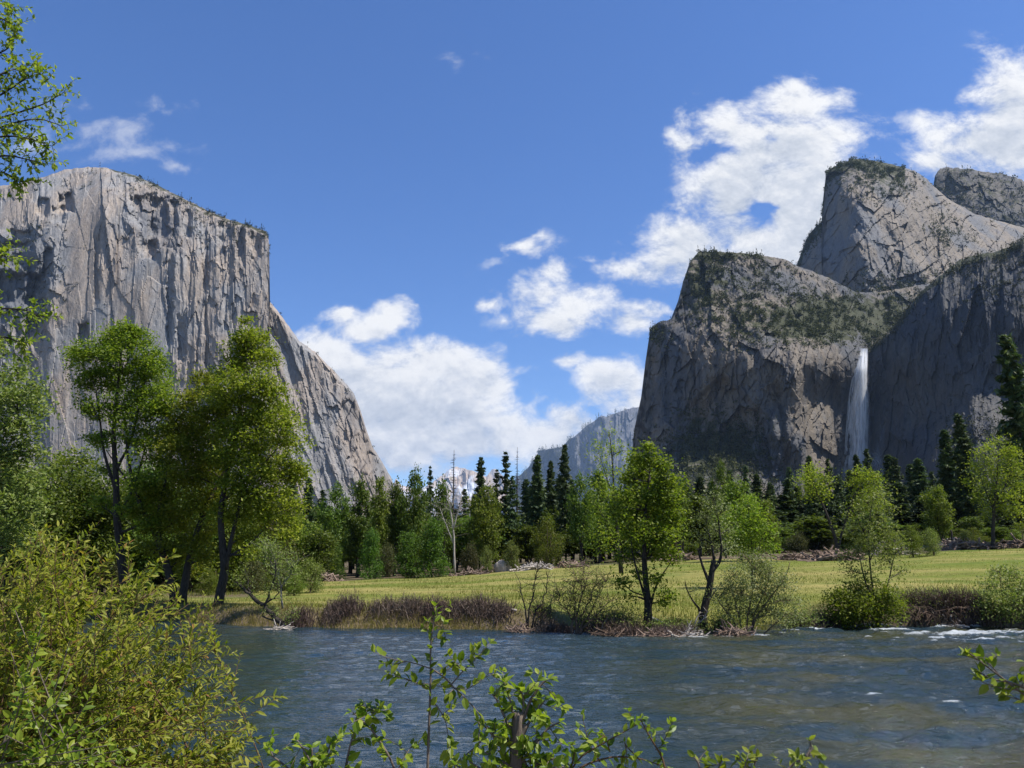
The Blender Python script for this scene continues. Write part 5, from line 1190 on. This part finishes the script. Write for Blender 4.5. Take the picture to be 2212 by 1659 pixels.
# ------------------------------------------------------------------ grass (too many blades to count)
def build_grass():
    rng = np.random.default_rng(800)
    def blades(g, X, Y, H, Wd):
        n = len(X); Z = ground(X, Y); B = np.stack([X, Y, Z - 0.02], -1)
        a = rng.uniform(0, 6.28, n); s = np.stack([np.cos(a), np.sin(a), 0 * a], -1) * Wd[:, None] / 2
        T1 = B + np.stack([rng.normal(size=n) * 0.35 * H, rng.normal(size=n) * 0.35 * H, H], -1)
        i = np.arange(n)[:, None] * 3; g.add(np.stack([B - s, B + s, T1], 1).reshape(-1, 3), i + np.array([[0, 1, 2]]))
    g = Geo(); n = 110000
    Y = 42 + 85 * rng.random(n) ** 2.6; X = rng.uniform(-0.85, 0.85, n) * Y
    keep = (Y - shore(X) > 2.0) & (Y < np.interp(X / Y, [-0.3, -0.248, -0.069, 0.194, 0.3, 0.42, 0.623], [112, 126, 136, 136, 120, 116, 130])); X, Y = X[keep], Y[keep]
    f = fbm(X * 0.12, Y * 0.25, 3, 811)
    blades(g, X, Y, (0.06 + 0.15 * rng.random(len(X))) * (1 + 2.2 * np.clip(f, -0.3, 1)), 0.02 + 0.0004 * Y * rng.uniform(.5, 1.2, len(X)))
    tag(link('meadow_grass', g.mesh('meadow_grass'), M_GRASS), 'short yellow green meadow grass', 'grass', kind='stuff')
    g = Geo(); n = 60000; X = rng.uniform(-42, 42, n); Y = shore(X) + np.abs(rng.normal(size=n)) * 1.6 + 0.15
    u = X / Y; keep = (u < 0.38) | (rng.random(n) < 0.35); X, Y = X[keep], Y[keep]
    blades(g, X, Y, 0.16 + 0.34 * rng.random(len(X)) * sstep(fbm(X * 0.4, Y * 0.4, 3, 812), -0.5, 0.5), 0.02 + 0.02 * rng.random(len(X)))
    tag(link('bank_grass', g.mesh('bank_grass'), M_DRY), 'dry ochre grass on the far river bank', 'grass', kind='stuff')
build_grass()

# ------------------------------------------------------------------ scrub on the mountains (uncountable)
def scrub(key, name, label, n, size, mask, seed, mat, cone=0.25):
    rng = np.random.default_rng(seed); p = PATCH[key]
    px = p['px'].ravel(); py = p['py'].ravel(); V = p['V'].reshape(-1, 3)
    w = np.clip(mask(px, py), 0, None) * sstep(fbm(px / 6, py / 5, 4, seed + 1), -0.35, 0.45); w = w / w.sum()
    idx = rng.choice(len(px), size=n, p=w); B = V[idx]; g = Geo()
    s = size * rng.uniform(0.5, 1.5, n); m = 16
    tall = rng.random(n) < cone
    f = rng.random((n, m)); rr = np.where(tall[:, None], (1 - f) * 0.32, np.sqrt(rng.random((n, m))) * 0.8); a = rng.uniform(0, 6.28, (n, m))
    hh = np.where(tall[:, None], f * 2.6, f * 0.9)
    C = np.stack([np.cos(a) * rr, np.sin(a) * rr, hh], -1) * s[:, None, None] + B[:, None]
    sz = np.where(tall[:, None], 0.42, 0.55) * s[:, None] * rng.uniform(.6, 1.3, (n, m))
    add_leaves(g, rng, C.reshape(-1, 3), sz.ravel(), sz.ravel() * 0.7, 0.5)
    tag(link(name, g.mesh(name), mat), label, 'scrub', kind='stuff')
M_SCRUB = leaf_mat('mountain_scrub', [(0.0, (0.020, 0.027, 0.010)), (0.5, (0.045, 0.054, 0.018)), (1.0, (0.10, 0.10, 0.033))], 0.1, 0.8, 0.05)
scrub('lc', 'mountain_scrub', 'dark trees and scrub scattered over the rock buttress left of the waterfall', 7500, 6.0, veg_lc, 21, M_SCRUB)
scrub('uc', 'mountain_scrub', 'scrub and small trees on the dome ledges, massed on the crest for cloud shadow', 2600, 6.5, veg_shade_uc, 22, M_SCRUB)
scrub('tc', 'mountain_scrub', 'trees on the summit behind the dome, massed to darken it like cloud shadow', 2600, 8.0, lambda px, py: 1 - 0.7 * bumpf(px, py, 950, 225, 20, 10), 23, M_SCRUB)
scrub('rc', 'mountain_scrub', 'trees and scrub on the shaded right cliff and its talus', 2200, 5.0, veg_rc, 24, M_SCRUB, 0.5)
scrub('cap', 'mountain_scrub', 'tiny pines along the crest of the pale monolith', 500, 6.0, lambda px, py: veg_cap(px, py) * (px > 20), 25, M_SCRUB, 0.4)
scrub('cap_se', 'mountain_scrub', 'scrub on the lower shoulder of the pale monolith', 160, 6.0, lambda px, py: bumpf(px, py, 365, 500, 30, 12) + 0.5 * np.exp(-np.clip(py - np.interp(px, [q[0] for q in SETOP], [q[1] for q in SETOP]), 0, 99) / 2), 26, M_SCRUB, 0.4)
scrub('dr', 'mountain_scrub', 'far conifers covering the hazy blue ridge', 5000, 36.0, lambda px, py: (sstep(600 - px, -10, 20) + 0.25) * 1.0 + 0 * py + 2 * np.exp(-np.clip(py - np.interp(px, [q[0] for q in DRTOP], [q[1] for q in DRTOP]), 0, 99) / 2), 27, M_SCRUB, 0.9)

# ------------------------------------------------------------------ foreground plants
def real_leaves(g, B, A, N, L, W, curl=0.18, fold=0.25):
    """folded, curved leaves: base points B, axes A, normals N"""
    n = len(B); A = unit(A); N = unit(N - (N * A).sum(1)[:, None] * A); S = np.cross(A, N)
    L = np.broadcast_to(L, (n,))[:, None]; W = np.broadcast_to(W, (n,))[:, None]
    def mid(t): return B + A * L * t - N * L * curl * t * t
    def sd(t, w, s): return mid(t) + S * W * w * s + N * W * abs(w) * fold
    P = [mid(0), mid(0.36), mid(0.72), mid(1.0), sd(0.30, 0.46, 1), sd(0.66, 0.40, 1), sd(0.30, 0.46, -1), sd(0.66, 0.40, -1)]
    V = np.stack(P, 1); i = np.arange(n)[:, None] * 8
    g.add(V.reshape(-1, 3), i + np.array([[0, 1, 4]]), i + np.array([[2, 3, 5]]), i + np.array([[0, 6, 1]]), i + np.array([[2, 7, 3]]))
    g.P.setdefault(4, []).append(i + np.array([[1, 2, 5, 4]]) + g.n - n * 8); g.P[4].append(i + np.array([[1, 6, 7, 2]]) + g.n - n * 8)
def leafy_stem(gs, gl, rng, P, r0, r1, step, L, W, start=0.15, spread=1.0, tip=3):
    """stem tube with alternating leaves"""
    gs.tube(P, np.linspace(r0, r1, len(P)), 5, True)
    seg = np.linalg.norm(np.diff(P, axis=0), axis=1); cum = np.concatenate([[0], np.cumsum(seg)]); tot = cum[-1]
    s = np.arange(start * tot, tot, step); s = s + rng.uniform(-.3, .3, len(s)) * step; s = np.clip(s, 0, tot)
    s = np.concatenate([s, np.full(tip, tot)])
    B = np.stack([np.interp(s, cum, P[:, k]) for k in range(3)], -1)
    T = np.stack([np.interp(s, cum, np.gradient(P[:, k], cum)) for k in range(3)], -1); T = unit(T)
    n = len(s); d = rand_dir(rng, n); d = unit(d - (d * T).sum(1)[:, None] * T)
    A = unit(T * rng.uniform(0.35, 1.0, (n, 1)) + d * spread * rng.uniform(0.6, 1.1, (n, 1)) + np.array([0, 0, -0.05]))
    N = unit(rng.normal(size=(n, 3)) * 0.45 + np.array([0.12, -0.25, 1.0]))
    sc = rng.uniform(0.55, 1.15, n) * np.where(s > tot * 0.93, 0.75, 1)
    real_leaves(gl, B, A, N, L * sc, W * sc, rng.uniform(0.05, 0.3))
def smooth_path(pts, Y, n=14):
    P = np.array([at(p[0], p[1], Y + (p[2] if len(p) > 2 else 0)) for p in pts])
    t = np.linspace(0, len(P) - 1, n); k = np.arange(len(P)); Q = np.stack([np.interp(t, k, P[:, j]) for j in range(3)], -1)
    for _ in range(2): Q[1:-1] = (Q[:-2] + 2 * Q[1:-1] + Q[2:]) / 4
    return Q

M_STEM = bark_mat('reddish_stems', (0.06, 0.032, 0.018), (0.14, 0.085, 0.045), 20)
M_GSTEM = bark_mat('grey_brown_stems', (0.08, 0.062, 0.05), (0.20, 0.16, 0.125), 30)

def willow_bush():
    rng = np.random.default_rng(900)
    b = np.array([-4.6, 6.6, 1.0]); root = thing('willow_bush', b, 'big yellow green narrow leaved willow bush in the left foreground', 'shrub')
    gs, gl = Geo(), Geo()
    # stems fan out from the foot towards the upper right
    tips = []
    for k in range(210):
        q = rng.random(); 
        px = rng.uniform(-60, 245); 
        lim = np.interp(px, [-60, 0, 60, 100, 150, 200, 245], [535, 540, 530, 552, 588, 605, 700])
        py = lim + (790 - lim) * rng.random() ** 1.3
        if px > 190 and rng.random() < 0.35: continue
        tips.append((px, py, rng.uniform(5.4, 8.6)))
    tips += [(22,532,6.6),(80,541,6.4),(108,560,6.6),(140,576,6.8),(158,590,7),(176,604,6.6),(198,604,7),(210,617,6.8),(215,636,6.6),(205,650,6.5),(226,680,6.3),(238,720,6),(246,728,6),(228,745,6),(60,555,6.2),(40,560,7),(120,600,6.4),(188,640,6.4),(210,705,6.2),(70,556,6.6),(92,566,6.9),(128,586,6.5),(150,612,6.2),(10,560,6.4)]
    for (px, py, Y) in tips:
        tip = at(px, py, Y)
        foot = b + np.array([rng.normal() * 1.0 + (tip[0] - b[0]) * 0.35, rng.normal() * 0.6 + (Y - 6.6) * 0.5, 0]); foot[2] = ground(foot[0], foot[1]) - 0.05; foot[2] = max(foot[2], 0.1)
        m = foot + (tip - foot) * 0.55 + np.array([-0.12, 0, 0.12 * np.linalg.norm(tip - foot)])
        t = np.linspace(0, 1, 13)[:, None]; P = (1 - t) ** 2 * foot + 2 * t * (1 - t) * m + t * t * tip
        P[1:-1] += rng.normal(size=P[1:-1].shape) * 0.012
        Ls = rng.uniform(0.060, 0.085)
        leafy_stem(gs, gl, rng, P, 0.007, 0.002, 0.024, Ls, Ls * 0.30, 0.18, 0.8)
        for _ in range(7):           # side shoots
            f = rng.uniform(0.35, 0.95); j = int(f * 12); s = P[j]; d = unit(P[min(j + 1, 12)] - P[j - 1]) + rng.normal(size=3) * 0.55
            e = s + unit(d) * rng.uniform(0.18, 0.5)
            leafy_stem(gs, gl, rng, curve(s, e, rng, 6, 0.04, 0.05), 0.003, 0.0012, 0.022, Ls, Ls * 0.30, 0.1, 0.8)
    link('stems', gs.mesh('stems', True, b), M_STEM, root)
    link('leaves', gl.mesh('leaves', False, b), M_BUSH, root)
willow_bush()
def broad_shrub(name, label, foot_px, Y, paths, seed, L=0.055, step=0.03, twigs=2, r0=0.007, spread=1.0, W=0.55, sm=M_GSTEM, extra=None, mat=None, zfoot=None):
    rng = np.random.default_rng(seed); b = gpt(foot_px, Y); root = thing(name, b, label, 'shrub'); gs, gl = Geo(), Geo()
    for pth in paths:
        pts, st = pth[0], pth[1]; rr = pth[2] if len(pth) > 2 else r0
        P = smooth_path(pts, Y, 18)
        leafy_stem(gs, gl, rng, P, rr, rr * 0.35, step, L, L * W, st, spread)
        for _ in range(twigs):
            j = rng.integers(int(4 + st * 10), 17) if st < 0.9 else 16; s = P[j]; e = s + unit(P[min(j + 1, 17)] - P[j - 1] + rng.normal(size=3) * 0.8) * rng.uniform(0.04, 0.13)
            leafy_stem(gs, gl, rng, curve(s, e, rng, 4, 0, 0.05), 0.002, 0.001, step * 0.8, L * 0.9, L * 0.9 * W, 0.2, spread)
    if extra: extra(gs, gl, rng)
    link('stems', gs.mesh('stems', True, b), sm, root); link('leaves', gl.mesh('leaves', False, b), mat or M_BROAD, root)
    return root
# broad leaved shrub mixed into the lower left corner
rngq = np.random.default_rng(905)
broad_shrub('alder_shrub', 'broad leaved green shrub in the lower left corner in front of the willow bush', -40, 5.0,
    [([(rngq.uniform(-80, 60), 830), (rngq.uniform(-60, 90), 770), (x, y, rngq.uniform(-.6, .4))], 0.1) for x, y in [(10,650),(40,640),(70,668),(20,690),(95,690),(60,700),(120,715),(30,720),(85,730),(5,735),(110,745),(140,745),(50,755),(15,610),(45,615),(130,760),(90,760),(70,640),(100,720),(160,768)]], 906, L=0.062, step=0.032, twigs=4)
# the sapling at the bottom centre
broad_shrub('sapling', 'slim leafy sapling rising at bottom centre in front of the river', 428, 3.6,
    [([(425,850),(427.6,768),(429,723),(431,677),(430,650),(433,625),(436,606)], 0.50, 0.007),
     ([(431,689),(423,686),(410,680),(400,677),(388,674)], 0.2, 0.003), ([(432,669),(420,665),(410,662),(391,659),(373,652)], 0.15, 0.003),
     ([(432,669),(445,677),(451,685),(472,704),(486,723),(494,739),(505,765)], 0.25, 0.004), ([(451,685),(462,672),(475,660),(490,643)], 0.1, 0.003), ([(440,674),(455,665),(464,661),(478,650)], 0.1, 0.002), ([(433,640),(441,630),(444,622)], 0.2, 0.002),
     ([(432,700),(440,710),(446,722),(448,735),(450,760)], 0.2, 0.003), ([(490,730),(478,745),(462,758),(450,775)], 0.1, 0.004), ([(451,687),(466,690),(480,682),(492,670)], 0.2, 0.002)],
    910, L=0.056, step=0.027, twigs=2)
def stub(gs, gl, rng):
    P = smooth_path([(512,860),(515,790),(516,760),(517,735),(518,712)], 3.3, 10); gs.tube(P, np.linspace(0.030, 0.022, 10), 8, True, 0.12, rng)
    P = smooth_path([(517,745),(522,733),(526,724)], 3.3, 6); gs.tube(P, np.linspace(0.016, 0.013, 6), 7, True, 0.1, rng)
broad_shrub('cut_shrub', 'bushy shrub with thick cut off stub at bottom centre', 515, 3.3,
    [([(516,770),(515,735),(512,705),(506,690)], 0.3), ([(517,760),(522,720),(524,700),(520,688)], 0.3), ([(516,770),(536,742),(548,728),(560,722)], 0.15), ([(518,740),(534,715),(545,700)], 0.2), ([(515,770),(498,742),(486,727),(478,722)], 0.15), ([(517,770),(500,760),(484,752)], 0.1), ([(520,775),(540,762),(556,758)], 0.1),
     ([(515,790),(490,775),(470,762)], 0.1), ([(518,790),(545,775),(565,766)], 0.1), ([(516,740),(505,718),(497,700),(492,694)], 0.2), ([(520,730),(530,700),(543,682),(549,679)], 0.35), ([(516,760),(510,745),(502,733)], 0.1), ([(519,760),(528,745),(540,738)], 0.1), ([(500,800),(480,780),(455,765)], 0.1), ([(540,800),(530,770),(520,755)], 0.1)],
    911, L=0.056, step=0.024, twigs=4, extra=stub)
broad_shrub('low_shrub', 'low leafy sprays at the bottom edge left of the sapling', 330, 3.6,
    [([(402,790),(390,757),(375,734),(362,720),(352,712)], 0.35, 0.006), ([(375,734),(368,722),(366,709)], 0.2, 0.003), ([(366,722),(372,714),(380,710)], 0.2, 0.003), ([(340,800),(345,770),(350,745),(354,733)], 0.2), ([(330,810),(318,775),(305,752),(297,740)], 0.25), ([(318,775),(326,755),(331,742)], 0.2), ([(305,800),(292,772),(278,760),(270,755)], 0.2), ([(320,800),(312,770),(312,748)], 0.3), ([(395,775),(404,758),(412,745)], 0.4, 0.003), ([(290,800),(300,775),(305,765)], 0.2), ([(345,800),(335,775),(330,765)], 0.2)],
    912, L=0.062, step=0.026, twigs=3)
broad_shrub('arching_shrub', 'arching branches with small leaves at the bottom edge right of the cut stub', 640, 3.6,
    [([(670,790),(663,758),(651,739),(645,728),(640,719)], 0.65, 0.005), ([(560,790),(578,757),(600,745),(618,735),(635,726),(642,720)], 0.15, 0.004), ([(560,780),(590,762),(615,756),(640,758),(668,768)], 0.05, 0.005), ([(600,762),(592,748),(588,740)], 0.2, 0.003), ([(610,752),(606,738),(602,733)], 0.2, 0.003), ([(640,760),(628,748),(624,742)], 0.2, 0.003), ([(655,750),(664,744)], 0.3, 0.002), ([(560,790),(572,765),(575,752)], 0.2)],
    913, L=0.050, step=0.027, twigs=2, sm=M_STEM)
broad_shrub('low_shrub', 'low leafy sprays at the bottom edge in the right half', 735, 3.6,
    [([(700,800),(703,778),(698,762),(694,757)], 0.3), ([(712,800),(716,775),(722,760)], 0.3), ([(740,800),(742,775),(748,758)], 0.3), ([(755,800),(752,775),(757,757)], 0.3), ([(770,810),(780,780),(792,764),(806,757),(816,752)], 0.3), ([(806,757),(812,748),(810,741)], 0.3), ([(780,800),(790,785),(800,768)], 0.3), ([(690,810),(694,790),(706,770)], 0.3)],
    914, L=0.056, step=0.030, twigs=2)
broad_shrub('overhanging_branch', 'green leafy branch reaching in at the right edge over the river', 1050, 3.4,
    [([(1060,730),(1040,705),(1018,690),(1000,676),(985,665),(968,652)], 0.1), ([(1060,720),(1040,697),(1022,686),(1005,681),(990,679),(980,672)], 0.15), ([(1000,676),(990,664),(978,660),(966,656)], 0.3, 0.003), ([(1018,690),(1000,688),(986,684),(978,679)], 0.3, 0.003), ([(1040,705),(1020,700),(1006,696)], 0.3, 0.003), ([(1022,686),(1030,672),(1026,662)], 0.3, 0.003), ([(1060,700),(1045,685),(1030,676)], 0.2)],
    915, L=0.060, step=0.034, twigs=1)
# tree beyond the left edge whose branches hang into the picture
def edge_tree():
    Y = 11.5; rng = np.random.default_rng(930); b = gpt(-150, Y - 6); b = np.array([-10.6, 10.6, 0.9]); b[2] = ground(b[0], 7.0); b[1] = 7.0
    root = thing('overhanging_tree', b, 'tree beyond the left edge with leafy branches hanging into the upper left corner', 'tree')
    gs, gl = Geo(), Geo(); top = at(-60, -60, Y)
    T = curve(b + np.array([0, 0, -0.3]), top, rng, 16, 0.0, 0.05); gs.tube(T, np.linspace(0.26, 0.09, 16), 9, True, 0.08, rng)
    for pts in [[(-70,150),(-30,110),(0,96),(20,82),(38,72),(48,80)], [(-70,150),(-20,125),(20,112),(45,104),(64,92)], [(-70,170),(-20,135),(15,122),(40,118),(62,126)], [(-70,170),(-20,140),(10,135),(35,140),(52,146)], [(-70,180),(-20,158),(10,155),(28,160),(40,162)], [(-70,190),(-20,172),(5,172),(22,184)], [(-70,80),(-30,60),(-5,55),(10,48),(14,36)], [(-60,20),(-20,5),(0,3),(12,8)], [(-60,60),(-20,20),(4,18),(13,30)], [(-60,100),(-20,85),(5,72),(25,66)],
                [(-80,260),(-30,255),(-5,252),(8,258)], [(-80,330),(-30,312),(5,308),(28,310),(40,318)], [(-80,345),(-20,335),(10,338),(24,345)]]:
        P = smooth_path([(p[0], p[1], 0.25 * rng.normal()) for p in pts], Y, 16)
        j = int(np.argmin(np.abs(T[:, 2] - P[0][2] + 0.2))); P[0] = T[j]
        gs.tube(P, np.linspace(0.024, 0.005, 16), 5, False)
        for _ in range(24):
            s = P[rng.integers(5, 16)]; e = s + unit(P[-1] - P[8] + rng.normal(size=3) * np.array([.9, .9, .9])) * rng.uniform(0.12, 0.42)
            leafy_stem(gs, gl, rng, curve(s, e, rng, 5, 0.02, 0.08), 0.004, 0.002, 0.034, 0.10, 0.05, 0.1, 1.0)
    link('trunk', gs.mesh('trunk', True, b), M_BARK, root); link('crown', gl.mesh('crown', False, b), M_OAKY, root)
edge_tree()
# paler tree standing in the water meadow at the left edge
tree_from_pixels('pale_tree', 'pale yellow green tree with drooping twigs at the left picture edge', 'tree', -22, 30,
    [([(-24,640),(-26,560),(-20,480),(-22,400),(-16,340)], 0.30, 0.06), ([(-22,470),(0,440),(18,425)], 0.1, 0.03), ([(-22,420),(4,400),(24,395)], 0.09, 0.03), ([(-24,540),(0,520),(24,510)], 0.09, 0.03)],
    [(-10,345,12),(4,380,11),(18,372,9),(30,385,8),(-5,400,14),(16,402,13),(36,398,9),(44,412,7),(4,425,14),(28,425,12),(-8,450,14),(14,455,14),(34,450,10),(6,480,14),(26,482,12),(-6,508,13),(16,512,13),(34,508,9),(4,538,12),(24,540,10),(-40,420,20),(-44,480,22),(-40,370,18)],
    M_WILL, 931, leaf=0.15, clumps=18, leaves=36, clump_r=0.28, depth=1.2, twig_frac=0.7, droop=0.4)
# riverside weeds in the near bank

# ------------------------------------------------------------------ the air of the valley
def build_haze():
    x0, x1, y0, y1, z0, z1 = -26000, 26000, -60, 27500, -2.5, 3700
    V = [(x, y, z) for x in (x0, x1) for y in (y0, y1) for z in (z0, z1)]
    me = bpy.data.meshes.new('haze'); me.from_pydata(V, [], [(0, 1, 3, 2), (4, 6, 7, 5), (0, 4, 5, 1), (2, 3, 7, 6), (0, 2, 6, 4), (1, 5, 7, 3)]); me.update()
    m, t, out = material('valley_haze')
    v = t.new('ShaderNodeVolumePrincipled'); v.inputs['Color'].default_value = (0.48, 0.68, 1.0, 1); v.inputs['Density'].default_value = 1.5e-5; v.inputs['Anisotropy'].default_value = 0.2
    t.l.new(v.outputs[0], out.inputs['Volume'])
    tag(link('haze', me, m), 'thin blue haze in the valley air', 'haze', kind='stuff')
build_haze()
